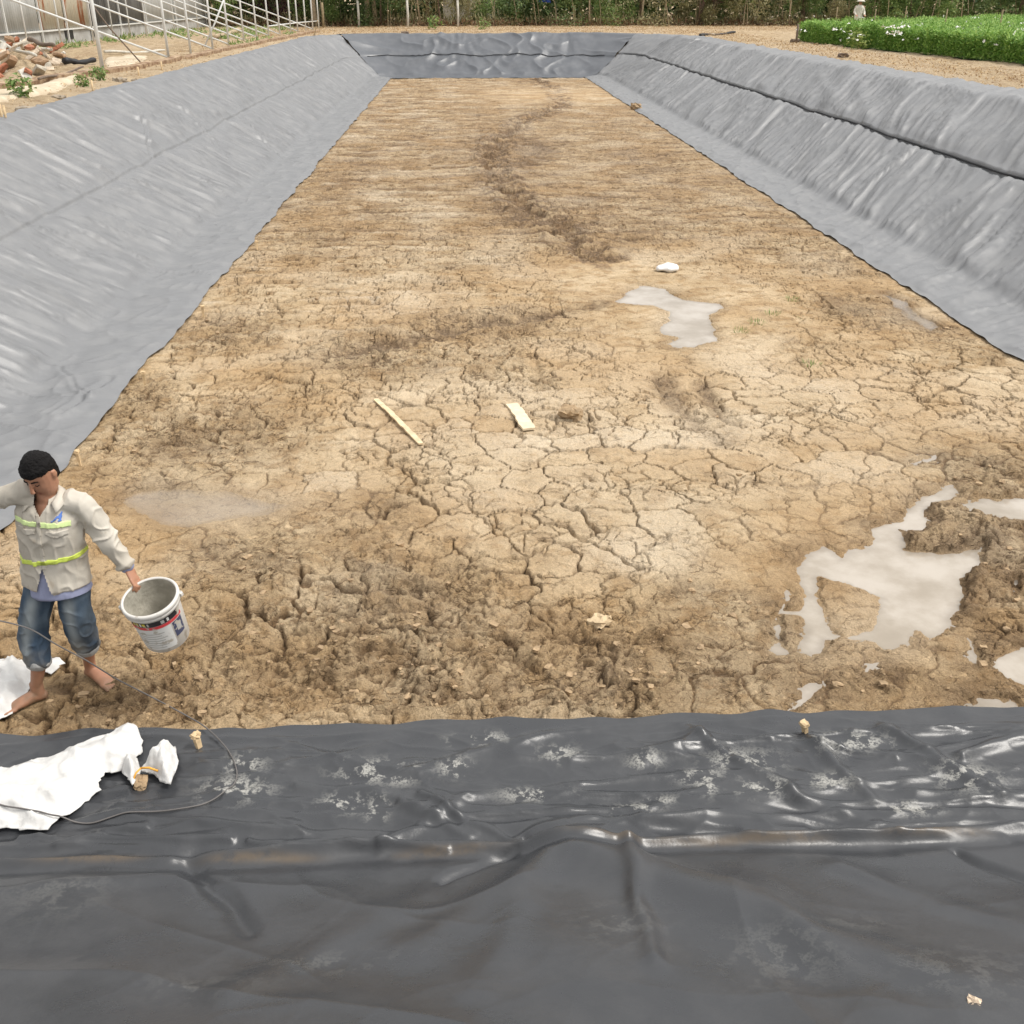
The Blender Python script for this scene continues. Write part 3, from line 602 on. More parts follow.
def getco(me): a = np.empty(len(me.vertices) * 3); me.vertices.foreach_get('co', a); return a.reshape(-1, 3)
def getno(me): a = np.empty(len(me.vertices) * 3, np.float32); me.vertex_normals.foreach_get('vector', a); return a.reshape(-1, 3).astype(float)
def setco(me, a): me.vertices.foreach_set('co', np.ascontiguousarray(a, np.float32).ravel()); me.update()
def quads(me):
    n = len(me.polygons); ls = np.empty(n, np.int32); lt_ = np.empty(n, np.int32); me.polygons.foreach_get('loop_start', ls); me.polygons.foreach_get('loop_total', lt_)
    li = np.empty(len(me.loops), np.int32); me.loops.foreach_get('vertex_index', li); return [li[a:a + b] for a, b in zip(ls, lt_)]
def patch(name, me, maskfn, off, m, parent, rim=True):
    """a piece of cloth lying on a surface: the faces under maskfn, lifted by off"""
    co, no = getco(me), getno(me); k = maskfn(co, no); F = [f_ for f_ in quads(me) if k[f_].all()]
    if not F: return None
    used = np.unique(np.concatenate(F)); mp = -np.ones(len(co), int); mp[used] = np.arange(len(used))
    cnt = {}
    for f_ in F:
        for a, b in zip(f_, np.roll(f_, -1)): cnt[(int(a), int(b))] = 1
    bnd = [e for e in cnt if (e[1], e[0]) not in cnt]
    top = co[used] + no[used] * off; V = np.vstack([top, co[used] - no[used] * .002]); n = len(used)
    FF = [[int(mp[i]) for i in f_] for f_ in F] + [[int(mp[b]), int(mp[a]), int(mp[a]) + n, int(mp[b]) + n] for a, b in bnd]
    o = bpy.data.meshes.new(name); o.from_pydata(V.tolist(), [], FF); o.polygons.foreach_set('use_smooth', [True] * len(FF)); o.update()
    return link(name, o, m, parent)
def blockmesh(name, sx, sy, sz, rough=.12, seed=0, sub=2):
    """a broken chunk: bevelled box with chipped faces"""
    bm = bmesh.new(); bmesh.ops.create_cube(bm, size=1)
    bmesh.ops.subdivide_edges(bm, edges=bm.edges[:], cuts=sub, use_grid_fill=True)
    r = random.Random(seed); 
    for v in bm.verts:
        l = v.co.length; v.co *= 1 - max(0, l - .62) * .55
        v.co.x *= sx; v.co.y *= sy; v.co.z *= sz
        v.co += Vector((r.uniform(-1, 1), r.uniform(-1, 1), r.uniform(-1, 1))) * rough * min(sx, sy, sz)
    me = bpy.data.meshes.new(name); bm.to_mesh(me); bm.free(); return me
def boxes(name, L_, m, parent=None, bev=0.):
    bm = bmesh.new()
    for (c, s, *rot) in L_:
        M = Matrix.Translation(c)
        if rot: M = M @ rot[0]
        bmesh.ops.create_cube(bm, size=1, matrix=M @ Matrix.Diagonal((*s, 1)))
    if bev: bmesh.ops.bevel(bm, geom=bm.edges[:], offset=bev, segments=2, profile=.5, affect='EDGES')
    me = bpy.data.meshes.new(name); bm.to_mesh(me); bm.free(); return link(name, me, m, parent)
def leaves(cent, size, nrm=None, aspect=.45, droop=.3, seed=1):
    """leaf-sized folded faces at the given points"""
    r = np.random.default_rng(seed); n = len(cent); a = r.uniform(0, 2 * math.pi, n); el = r.normal(.15, .5, n)
    d = np.c_[np.cos(a) * np.cos(el), np.sin(a) * np.cos(el), np.sin(el)]; s = np.c_[-np.sin(a), np.cos(a), r.normal(0, .5, n)]
    s /= np.linalg.norm(s, axis=1)[:, None]; sz = (np.broadcast_to(size, n) * r.uniform(.6, 1.3, n))[:, None]
    b = cent; tip = b + d * sz - np.array([0, 0, 1]) * sz * droop; mid = b + d * sz * .5; w_ = s * sz * aspect * .5
    V = np.stack([b, mid + w_, tip, mid - w_], 1).reshape(-1, 3); i = np.arange(n)[:, None] * 4; return V, np.hstack([i, i + 1, i + 2, i + 3])
def leafmat(name, c1, c2, c3, rough=.55):
    m, q = newmat(name, rough, .35); gi = q.n('NewGeometry'); r = q.n('ValToRGB'); e = r.color_ramp.elements
    e[0].color = (*c1, 1); e[1].color = (*c3, 1); x = e.new(.5); x.color = (*c2, 1); q.l(gi.outputs['Random Per Island'], r.inputs['Fac']); q.l(r.outputs['Color'], q.b.inputs['Base Color'])
    tr = q.n('BsdfTranslucent'); q.l(r.outputs['Color'], tr.inputs['Color']); mx = q.n('MixShader'); mx.inputs[0].default_value = .3
    q.l(q.b.outputs[0], mx.inputs[1]); q.l(tr.outputs[0], mx.inputs[2]); q.l(mx.outputs[0], q.t.nodes['Material Output'].inputs['Surface']); return m
BZ = 1.95        # height of the bank
def B(x, y, z=BZ): return P(x, y, z)

# ================================================================== materials for objects
m_leaf_dark = leafmat('leaf_dark', (.045, .08, .03), (.10, .16, .05), (.20, .26, .10)); m_leaf_mid = leafmat('leaf_mid', (.09, .17, .045), (.19, .29, .08), (.36, .42, .16))
m_leaf_olive = leafmat('leaf_olive', (.18, .17, .08), (.32, .30, .14), (.50, .44, .26)); m_crop = leafmat('leaf_crop', (.09, .20, .03), (.22, .40, .07), (.44, .60, .17))
m_dryleaf = leafmat('leaf_dry', (.18, .10, .05), (.42, .28, .14), (.66, .50, .30), .8); m_purple = leafmat('leaf_purple', (.08, .03, .05), (.14, .06, .07), (.2, .12, .08))
m_bark = mat('bark', (.16, .11, .075), .9, .4, 8, bump=.02); m_barkp = mat('bark_pale', (.42, .33, .22), .9, .3, 8); m_stalk = mat('stalk', (.28, .22, .13), .9, .3, 9)
m_conc = mat('concrete', (.52, .49, .43), .9, .2, 9, bump=.004); m_galv = mat('painted_tube', (.66, .66, .63), .5, .1, 5); m_post = mat('post', (.55, .52, .45), .85, .2, 7)
m_brick = mat('brick', (.34, .14, .08), .9, .4, 12, bump=.006); m_brickp = mat('brick_pale', (.52, .43, .33), .9, .3, 12, bump=.006); m_black = mat('black_plastic', (.02, .02, .022), .5)
m_wood = mat('pale_wood', (.62, .46, .27), .8, .2, 20); m_woodd = mat('old_wood', (.16, .12, .09), .9, .3, 14); m_plank = mat('bleached_plank', (.72, .60, .42), .8, .15, 18); m_bam = mat('bamboo_strip', (.66, .52, .33), .7, .2, 18)
m_white = mat('white_sack', (.62, .61, .59), .6, .08, 9, bump=.010, bscale=12); m_foam = mat('foam', (.74, .73, .71), .5, .04, 6)
m_rock = mat('rock', (.30, .25, .19), .9, .3, 12, bump=.01); m_clod = mat('clod', (.36, .255, .15), .9, .3, 16, bump=.008); m_cable = mat('cable', (.13, .12, .115), .5)
m_flower = mat('petal', (.85, .84, .78), .6); m_blue = mat('blue_cloth', (.04, .09, .42), .6); m_orange = mat('orange_string', (.75, .38, .06), .6)

# ================================================================== things on the pond floor
def peg(px, py, z, label, h=.10, grp='wooden pegs along the liner edge'):
    p = P(px, py, z); r = empty('wooden_peg', (p[0], p[1], z - .03), random.uniform(0, 3)); r.rotation_euler[0] = random.uniform(-.25, .25); tag(r, label, 'peg', grp)
    bm = bmesh.new(); s = .017
    vs = [bm.verts.new((a * s * k, b * s * .7 * k, zz)) for zz, k in ((-.04, .6), (h - .03, 1), (h, .8)) for a, b in ((-1, -1), (1, -1), (1, 1), (-1, 1))]
    for i in range(2):
        for j in range(4): bm.faces.new((vs[i * 4 + j], vs[i * 4 + (j + 1) % 4], vs[i * 4 + 4 + (j + 1) % 4], vs[i * 4 + 4 + j]))
    bm.faces.new(vs[8:]); me = bpy.data.meshes.new('shaft'); bm.to_mesh(me); bm.free(); link('shaft', me, m_wood, r)
    hd = link('head', blockmesh('head', s * 2.9, s * 2.3, .03, .15, px), m_wood, r); hd.location = (0, 0, h + .004)
peg(200, 748, .05, 'wooden peg with a split pale head beside the white sack', .11)
peg(806, 733, .05, 'wooden peg standing in the near liner edge on the right, beside the wet mud')
peg(79, 459, .08, "wooden peg at the left liner edge just behind the worker's head")
peg(144, 379, .08, 'second wooden peg beyond the worker along the left liner edge')
peg(203, 312, .08, 'third wooden peg beyond the worker along the left liner edge')
peg(257, 246, .08, 'farthest wooden peg seen on the left liner edge')
def plank(name, a, b, wd, th, m, label, cat, z0=None):
    A, Bp = P(*a), P(*b); c = (A + Bp) / 2; d = Bp - A; ln = np.hypot(d[0], d[1]); zz = max(hmud(c[0], c[1]), hmud(A[0], A[1]), hmud(Bp[0], Bp[1])) if z0 is None else z0
    n = max(4, int(ln / .06)); bm = bmesh.new(); rr = random.Random(int(a[0])); ring = []
    for i in range(n + 1):
        u = i / n; wob = rr.uniform(-.006, .006); ww = wd * (1 - .25 * (u > .93) * rr.random()) * (1 + rr.uniform(-.08, .08)); zc = .012 * math.sin(u * 3.1)
        ring.append([bm.verts.new(((u - .5) * ln, s * ww / 2 + wob, zc + k * th)) for s, k in ((-1, 0), (1, 0), (1, 1), (-1, 1))])
    for r0, r1 in zip(ring[:-1], ring[1:]):
        for j in range(4): bm.faces.new((r0[j], r1[j], r1[(j + 1) % 4], r0[(j + 1) % 4]))
    bm.faces.new(ring[0]); bm.faces.new(ring[-1][::-1]); bmesh.ops.recalc_face_normals(bm, faces=bm.faces[:]); me = bpy.data.meshes.new(name); bm.to_mesh(me); bm.free()
    o = link(name, me, m); o.location = (c[0], c[1], zz + .004); o.rotation_euler = (0, 0, math.atan2(d[1], d[0])); return tag(o, label, cat)
plank('wooden_board', (512, 406), (529, 431), .13, .022, m_plank, 'short pale wooden board lying on the cracked mud in the middle', 'board')
plank('bamboo_strip', (376, 401), (421, 446), .055, .015, m_bam, 'long thin bamboo strip lying on the mud left of the pale board', 'bamboo')
# white lump in the middle puddle
p = P(667, 272); V, F = [], []
loft_mesh(V, F, [p + [-.13, .02, .06], p + [0, 0, .075], p + [.15, .0, .06]], [(.10, .05), (.14, .065), (.10, .045)], (0, 1, 0), 18)
me = fuse('white_foam_lump', [([p + [-.13, .02, .05], p + [0, 0, .07], p + [.14, .0, .055]], [(.10, .05), (.14, .06), (.10, .045)], (0, 1, 0))], .012, 2)
co = getco(me); co += getno(me) * (.02 * perlin3(co * 9, 3))[:, None]; setco(me, co); tag(link('white_foam_lump', me, m_foam), 'white foam lump lying at the far edge of the middle puddle', 'foam')
def lump(name, px, py, s, m, label, cat, z=None, seed=0, grp=None):
    me = blockmesh(name, s[0], s[1], s[2], .22, seed, 3); o = link(name, me, m); zz = (hmud(*P(px, py)[:2]) if z is None else z); q_ = P(px, py, zz)
    o.location = (q_[0], q_[1], zz + s[2] * .32); o.rotation_euler = (random.uniform(-.2, .2), random.uniform(-.2, .2), random.uniform(0, 3)); return tag(o, label, cat, grp)
lump('earth_clod', 636, 109, (.35, .3, .22), m_clod, 'brown clod of earth on the edge of the right liner far down the pond', 'clod', .04)
lump('earth_clod', 571, 417, (.22, .14, .11), m_clod, 'dark clod of mud right of the pale board', 'clod', None, 3)
lump('earth_clod', 566, 411, (.10, .09, .08), m_clod, 'small clod touching the larger dark clod right of the board', 'clod', None, 5)
lump('mud_disc', 599, 623, (.15, .12, .05), mat('pale_clod', (.52, .40, .25), .9, .1, 14), 'round pale flake of dried mud in the rough ground near the liner', 'clod', None, 4)
# broken mud clods: nobody could count them
Vc, Fc = [], []; base_ = blockmesh('tmp', 1, 1, .7, .2, 1, 1); bco = getco(base_); bF = quads(base_)
cand = rng.random((26000, 2)); cx_ = -4.2 + cand[:, 0] * 11.2; cy_ = 4.75 + cand[:, 1] ** 1.6 * 24
jj = np.clip(np.searchsorted(xa, cx_), 0, len(xa) - 1); ii = np.clip(np.searchsorted(ya, cy_), 0, len(ya) - 1)
pr = np.maximum(rough[ii, jj] ** 2 * .5, .004) * (dn[ii, jj] > .03) * (und[ii, jj] < .05) * (wetflat[ii, jj] < .3); keep = rng.random(len(pr)) < pr * .5; nb_ = 0
for x_, y_, h_ in zip(cx_[keep], cy_[keep], H[ii, jj][keep]):
    s = .008 + .034 * rng.random() ** 3; a = rng.uniform(0, 6.28); c_, s_ = math.cos(a), math.sin(a); v = (bco + rng.normal(0, .07, bco.shape)) * s * [1.4, 1, .9]
    v = np.c_[v[:, 0] * c_ - v[:, 1] * s_, v[:, 0] * s_ + v[:, 1] * c_, v[:, 2]] + [x_, y_, h_ + s * .15]; Vc.append(v)
    for f_ in bF: Fc.append([int(i) + nb_ for i in f_])
    nb_ += len(v)
me = bpy.data.meshes.new('mud_crumbs'); me.from_pydata(np.vstack(Vc).tolist(), [], Fc); me.update(); o = link('mud_crumbs', me, m_clod); o['kind'] = 'stuff'; tag(o, 'crumbs of broken mud scattered over the churned ground', 'mud')
# grass sprigs
def blades(name, c, n, rad, h, m, seed, wd=.006):
    r = np.random.default_rng(seed); a = r.uniform(0, 6.28, n); rr = rad * np.sqrt(r.random(n)); b = np.c_[np.cos(a) * rr, np.sin(a) * rr, np.zeros(n)]; ln = r.uniform(.2, .7, n)
    hh = h * r.uniform(.5, 1.2, n); t = b + np.c_[np.cos(a) * ln * hh, np.sin(a) * ln * hh, hh]; s = np.c_[-np.sin(a), np.cos(a), 0 * a] * wd
    V = np.stack([b - s, b + s, t], 1).reshape(-1, 3); i = np.arange(n)[:, None] * 3; o = link(name, raw(name, V, np.hstack([i, i + 1, i + 2]), False), m); o.location = c; return o
tx = [(772,315),(757,324),(800,318),(742,332),(812,365),(792,300),(500,62*6),(705,300*1)]
for i, (a, b) in enumerate(tx[:6]):
    q_ = P(a, b); o = blades('grass_tuft', (q_[0], q_[1], hmud(q_[0], q_[1])), 46, .13, .05, m_leaf_mid, 300 + i, .004); o['kind'] = 'stuff'; tag(o, 'tiny green grass sprigs on the mud right of the middle puddle', 'grass')

# ================================================================== white sacks and cable
def znear(x, y):
    x = np.atleast_1d(x); y = np.atleast_1d(y); X_, Y_, Z_ = NEAR; o_ = np.full(x.shape, .03)
    cx = X_[:, 0]; i = np.clip(np.searchsorted(cx[NI], x), 0, len(NI) - 1); i = NI[i]
    j = np.argmin(np.abs(Y_[i] - y[:, None]), 1); z = Z_[i, j]; return np.where(y > Y_[i].max(1), .02, z)
def sack(name, pts, zf, label, m=m_white, spacing=.012, parent=None):
    o = fillpoly(name, pts, zf, spacing, m, parent); md = o.modifiers.new('thick', 'SOLIDIFY'); md.thickness = .004; md.offset = 1
    if label: tag(o, label, 'sack')
    return o
def jag(pts, amp, seed, n=4):
    r = random.Random(seed); out = []
    for i in range(len(pts)):
        a, b = np.array(pts[i]), np.array(pts[(i + 1) % len(pts)])
        for k in range(n): out.append(tuple(a + (b - a) * k / n + np.array([r.uniform(-amp, amp), r.uniform(-amp, amp)])))
    return out
sx_, sy_ = surf(973, 1006)[:2]; lump('stone', 973, 1006, (.045, .04, .03), mat('pale_stone', (.6, .48, .36), .8, .2, 30), 'small pale stone on the near liner by the lower right corner', 'stone', float(znear(sx_, sy_)[0]), 6)
zt = lambda x, y: znear(x, y) + .01
big = pp([(-60,790),(-30,770),(0,764),(30,755),(62,746),(90,736),(112,728),(128,718),(133,716),(141,734),(140,744),(132,752),(134,764),(124,762),(112,768),(104,768),(98,776),(100,786),(84,796),(66,812),(46,826),(20,825),(0,823),(-40,822),(-70,812)])
big = [P(a, b, .10)[:2] for a, b in [(-60,790),(-30,770),(0,764),(30,755),(62,746),(90,736),(112,728),(128,718),(133,716),(141,734),(140,744),(132,752),(134,764),(124,762),(112,768),(104,768),(98,776),(100,786),(84,796),(66,812),(46,826),(20,825),(0,823),(-40,822),(-70,812)]]
def zbig(x, y, d):
    return zt(x, y) + .012 + .075 * ss(0, .16, d) + .028 * ridge(x * 4.5 + y * 2, y * 5, 120) ** 3 * ss(0, .1, d) + .016 * perlin(x * 7, y * 9, 121) + .09 * np.exp(-(((x + 1.75) / .16) ** 2 + ((y - 4.5) / .16) ** 2)) * ss(0, .04, d) + .006 * perlin(x * 20, y * 20, 122)
sack('white_sack', jag(big, .008, 1), zbig, 'large white plastic sack spread over the near liner in the lower left')
tuft = [P(a, b, .09)[:2] for a, b in [(139,767),(146,757),(160,749),(175,745),(178,760),(170,783),(160,780),(154,772),(145,768)]]
kn = [P(a, b, .09)[:2] for a, b in [(122,758),(134,752),(140,766),(136,778),(132,785),(127,775),(121,768)]]
def ztuft(x, y, d): return zt(x, y) + .02 + .10 * ss(0, .07, d) + .03 * ridge(x * 16, y * 10, 123) * ss(0, .03, d)
r = empty('knotted_sack', P(150, 768, .05)); tag(r, 'small knotted white sack end tied with orange string beside the large sack', 'sack')
def par(o, r): o.parent = r; o.matrix_parent_inverse = Matrix.Translation(-r.location)
a = sack('sack_mouth', jag(tuft, .004, 2), ztuft, None, spacing=.008); par(a, r)
a = sack('sack_skirt', jag(kn, .004, 3), ztuft, None, spacing=.008); par(a, r)
q0, q1 = P(141, 768, .13), P(158, 771, .12); q2 = P(132, 784, .07)
a = link('string', tube_mesh('string', [q0, (q0 + q1) / 2 + [0, 0, .012], q1], .006, 8), m_orange); par(a, r)
a = link('string', tube_mesh('string', [q0, (q0 + q2) / 2 + [0, 0, .02], q2], .005, 8), m_orange); par(a, r)
lump('earth_clod', 141, 785, (.09, .06, .04), m_clod, 'brown muddy clod under the knotted sack end on the liner', 'clod', .05, 8)
foot = [P(a, b, .03)[:2] for a, b in [(-40,664),(0,658),(12,656),(22,659),(30,665),(40,667),(52,657),(56,655),(64,661),(52,672),(40,673),(32,680),(30,690),(18,706),(6,716),(-10,722),(-50,716)]]
foot = foot[:]; sack('white_sack', jag(foot, .012, 4), lambda x, y, d: .02 + .05 * ss(0, .12, d) + .035 * ridge(x * 6 + y * 3, y * 8, 124) ** 2 * ss(0, .05, d) + .012 * perlin(x * 18, y * 18, 125), "torn white plastic sheet trampled into the mud at the worker's feet")
cab = [(-60,612,.75),(-20,616,.72),(0,621,.70),(20,625,.62),(34,630,.60),(50,641,.60),(66,650,.5),(85,659,.42),(100,669,.35),(118,680,.24),(150,696,.10),(180,712,.05),(205,726,.07),(225,745,.07),(236,765,.07),(239,778,.07),(234,792,.06),(218,804,.06),(195,812,.06),(160,816,.06),(120,815,.075),(90,812,.15),(50,808,.16),(10,805,.14),(-40,801,.10),(-90,797,.06)]
cp = np.array([P(*c) for c in cab])
def smoothline(c, n=220):
    d = np.r_[0, np.cumsum(np.linalg.norm(np.diff(c, axis=0), axis=1))]; u = np.linspace(0, d[-1], n); q_ = np.column_stack([np.interp(u, d, c[:, i]) for i in range(3)])
    for _ in range(14): q_[1:-1] = (q_[:-2] + 2 * q_[1:-1] + q_[2:]) / 4
    return q_

CABLE = smoothline(cp); flo = znear(CABLE[:, 0], CABLE[:, 1]) + .009; inb = np.arange(len(CABLE)) > len(CABLE) * .52
onb = -sdpoly(CABLE[:, 0], CABLE[:, 1], np.array(big)); flo = flo + np.where(onb > 0, .03 + .085 * ss(0, .16, onb), .05 * ss(-.06, 0, onb))
CABLE[:, 2] = np.where(inb, flo, np.maximum(CABLE[:, 2], flo))
for _ in range(4): CABLE[1:-1] = (CABLE[:-2] + 2 * CABLE[1:-1] + CABLE[2:]) / 4
# ================================================================== the worker
Lh = np.array([.998, -.06, 0]); Fh = np.array([-.06, -.998, 0]); UP = np.array([0, 0, 1.])
pel = P(57, 574, .83); chest = P(50, 522, 1.17); neck = P(46, 494, 1.345); head = P(41, 474, 1.48)
hipL, hipR = pel + Lh * .085 - UP * .02, pel - Lh * .085 - UP * .02
kneeL, kneeR = P(79, 628, .45), P(33, 628, .47); cufL, cufR = P(87, 646, .27), P(39, 662, .27); ankL, ankR = P(90, 665, .09), P(37, 688, .09); toeL, toeR = P(110, 684, .025), P(28, 701, .025)
shL, shR = P(83, 501, 1.30), P(16, 489, 1.39); elbL, wrL, hdL = P(106, 538, 1.06), P(127, 567, .885), P(133, 577, .83)
elbR = shR + np.array([-.24, .03, -.10]); wrR = elbR + np.array([-.20, -.10, -.03]); hdR = wrR + np.array([-.08, -.04, -.01])
w_root = empty('person', tuple(P(62, 690, 0))); tag(w_root, 'barefoot worker in a beige long-sleeved shirt with yellow stripes and rolled jeans, carrying a bucket', 'person')
parts = [interp([pel - UP * .05, pel, chest, neck - UP * .04], [(.13, .09), (.14, .095), (.15, .10), (.07, .06)], 14) + (Lh,),
         interp([neck - UP * .06, neck + UP * .03, head - UP * .03], [(.06, .06), (.052, .055), (.05, .055)], 8) + (Lh,)]
for s, hip, kn_, cf, an in ((1, hipL, kneeL, cufL, ankL), (-1, hipR, kneeR, cufR, ankR)):
    parts.append(interp([hip, kn_, cf, an + UP * .02], [(.075, .08), (.05, .055), (.045, .05), (.032, .036)], 18) + (Lh,))
def footparts(an, toe, side):
    d = toe - an; d[2] = 0; d /= np.linalg.norm(d); sd_ = np.cross(UP, d) ; o = []
    heel = an - d * .035; heel[2] = .03
    o.append(([heel, an * [1, 1, 0] + UP * .045 + d * .03, an * [1, 1, 0] + d * .10 + UP * .032, an * [1, 1, 0] + d * .155 + UP * .022], [(.032, .03), (.034, .042), (.043, .03), (.045, .018)], sd_))
    o.append(([an + UP * .04, an - UP * .04], [(.034, .038), (.034, .04)], sd_))
    for k in range(5):
        lat = (k - 2) * .0175 * side; ln = [.225, .222, .214, .204, .190][k]; r_ = .013 if k == 0 else .0088
        b0_ = an * [1, 1, 0] + d * .145 + sd_ * lat + UP * .018; b1_ = an * [1, 1, 0] + d * ln * .98 + sd_ * lat * 1.12 + UP * .012
        o.append(([b0_, (b0_ + b1_) / 2 + UP * .003, b1_], [(r_, r_), (r_, r_), (r_ * .9, r_ * .8)], sd_))
    return o
# the inner side toes: big toe inside
parts += footparts(ankL, toeL, 1) + footparts(ankR, toeR, -1)
for sh, el, wr in ((shL, elbL, wrL), (shR, elbR, wrR)):
    parts.append(interp([sh - UP * .03, el, wr], [(.040, .040), (.036, .038), (.026, .03)], 16) + (Fh,))
def handparts(wr, hd, palm_n, curl, side):
    d = hd - wr; d /= np.linalg.norm(d); n_ = palm_n - d * (palm_n @ d); n_ /= np.linalg.norm(n_); s_ = np.cross(d, n_) * side; o = []
    o.append(([wr, wr + d * .035, wr + d * .085], [(.026, .02), (.036, .016), (.040, .013)], s_))
    for k in range(4):
        lat = (k - 1.5) * .0205; L1 = [.038, .043, .040, .031][k]; b0_ = wr + d * .075 + s_ * lat; p1 = b0_ + d * (L1 + .012)
        a1 = curl; d1 = d * math.cos(a1) + n_ * math.sin(a1); p2 = p1 + d1 * L1 * .75; d2 = d * math.cos(a1 * 2) + n_ * math.sin(a1 * 2); p3 = p2 + d2 * L1 * .6
        o.append(([b0_, p1, p2, p3], [(.0098, .0098), (.0094, .0094), (.0086, .0086), (.0074, .0074)], s_))
    t0 = wr + d * .03 - s_ * .028; t1 = t0 + (d * .6 - s_ * .6 + n_ * .45) * .042; t2 = t1 + (d * .85 + n_ * .5 - s_ * .1) * .034
    o.append(([t0, t1, t2], [(.014, .014), (.011, .011), (.009, .009)], s_)); return o
rimc = P(149.5, 597, .775); inward = rimc - hdL; inward[2] = -.05; inward /= np.linalg.norm(inward)
parts += handparts(wrL, hdL, inward * .4 - UP * .9, .85, -1)
parts += handparts(wrR, hdR, -UP, .35, 1)
# head: slices in a head frame
hyaw = R(-17); hp = R(27); hF = Fh * math.cos(hyaw) + (-Lh) * math.sin(-hyaw); hF /= np.linalg.norm(hF); hS = np.cross(UP, hF) * -1
hF2 = hF * math.cos(hp) - UP * math.sin(hp); hU = UP * math.cos(hp) + hF * math.sin(hp); hS = np.cross(hF2, hU)
if hS @ Lh < 0: hS = -hS
def HP(x, y, z): return head + hS * x + hF2 * y + hU * z
sl_ = [(-.118, .028, .078, .035), (-.105, .045, .088, .0), (-.085, .056, .092, -.035), (-.055, .064, .090, -.062), (-.02, .070, .088, -.085), (.02, .074, .090, -.095), (.055, .075, .088, -.097), (.085, .068, .074, -.086), (.108, .050, .050, -.060), (.12, .028, .024, -.034)]
V, F = [], []; hpts = []; hr = []
for z_, wd_, fr_, bk_ in sl_: hpts.append(HP(0, (fr_ + bk_) / 2, z_)); hr.append((wd_, (fr_ - bk_) / 2))
parts.append((hpts, hr, hS)); parts.append(([HP(0, .0, -.03), HP(0, -.01, -.08), neck], [(.052, .055), (.05, .052), (.055, .055)], Lh))
for s in (1, -1): parts.append(([HP(.070 * s, -.012, -.03), HP(.078 * s, -.016, -.005), HP(.079 * s, -.018, .02)], [(.007, .013), (.008, .019), (.007, .015)], hS))
parts.append(([HP(0, .090, .018), HP(0, .103, -.010), HP(0, .112, -.030)], [(.008, .01), (.010, .011), (.014, .011)], hS))
body = fuse('body', parts, .0045, 3, .4)
co = getco(body)
def push(cx_, cy_, cz_, r_, amt, dirv):
    global co
    c_ = HP(cx_, cy_, cz_); d_ = np.linalg.norm((co - c_), axis=1); co = co + np.exp(-(d_ / r_) ** 2)[:, None] * amt * dirv
for s in (1, -1):
    push(.032 * s, .085, .016, .016, -.010, hF2); push(.032 * s, .092, .038, .015, .006, hF2); push(.032 * s, .088, .010, .009, .004, hF2); push(.047 * s, .07, -.03, .02, .004, hF2); push(.014 * s, .11, -.03, .008, .005, hS * s)
push(0, .095, -.062, .012, .007, hF2); push(0, .092, -.078, .012, .006, hF2); push(0, .092, -.0695, .005, -.006, hF2); push(0, .088, -.108, .016, .005, hF2)
setco(body, co)
lc = np.column_stack([(co - head) @ hS, (co - head) @ hF2, (co - head) @ hU])
lip = np.exp(-((lc[:, 0] / .022) ** 2 + ((lc[:, 2] + .070) / .010) ** 2)) * (lc[:, 1] > .06) * (np.abs(lc[:, 2]) < .13)
mudf = ss(.06, .0, co[:, 2] + .03 * perlin3(co * 25, 2)) * .8; mudf = np.maximum(mudf, ss(.3, .1, co[:, 2]) * (co[:, 0] < (ankL[0] + ankR[0]) / 2) * (.5 + .5 * perlin3(co * 30, 4)))
zoneattr(body, (np.clip(mudf, 0, 1), lip, 0 * lip))
m_skin, q = newmat('skin', .5, .4); z = q.attr('zone'); n_s = q.noise(30, 5); c = q.mix(n_s, (.36, .175, .105), (.44, .225, .14)); c = q.mix(z[1], c, (.26, .085, .06)); c = q.mix(z[0], c, (.20, .13, .08)); q.l(c, q.b.inputs['Base Color'])
q.b.inputs['Subsurface Weight'].default_value = .06; q.b.inputs['Subsurface Radius'].default_value = (.02, .008, .004)
bo = link('body', body, m_skin)
def wpar(o): o.parent = w_root; o.matrix_parent_inverse = Matrix.Translation(-w_root.location); return o
wpar(bo)
# hair, brows, eyes
m_hair = mat('black_hair', (.006, .005, .005), .7, .3, 60, spec=.2, bump=.006, bscale=220)
hair = fuse('hair', [([HP(0, -.002, .046), HP(0, -.008, .075), HP(0, -.013, .112)], [(.081, .099), (.082, .098), (.060, .070)], hS), ([HP(0, -.050, -.055), HP(0, -.045, .0), HP(0, -.025, .05)], [(.058, .040), (.074, .056), (.0795, .080)], hS)], .004, 4)
co = getco(hair); co += getno(hair) * (.0026 * perlin3(co * 55, 5) + .0030 * perlin3(co * 140, 6))[:, None]; setco(hair, co); wpar(link('hair', hair, m_hair))
for s in (1, -1):
    e = [HP(.012 * s, .0905, .030), HP(.030 * s, .0875, .035), HP(.047 * s, .0735, .030)]
    wpar(link('eyebrow', tube_mesh('eyebrow', e, [.003, .004, .002], 8), m_hair))
    e = [HP(.019 * s, .0835, .006), HP(.031 * s, .0845, .002), HP(.043 * s, .074, .006)]
    wpar(link('eyelid', tube_mesh('eyelid', e, [.0018, .0028, .0015], 8), m_hair))
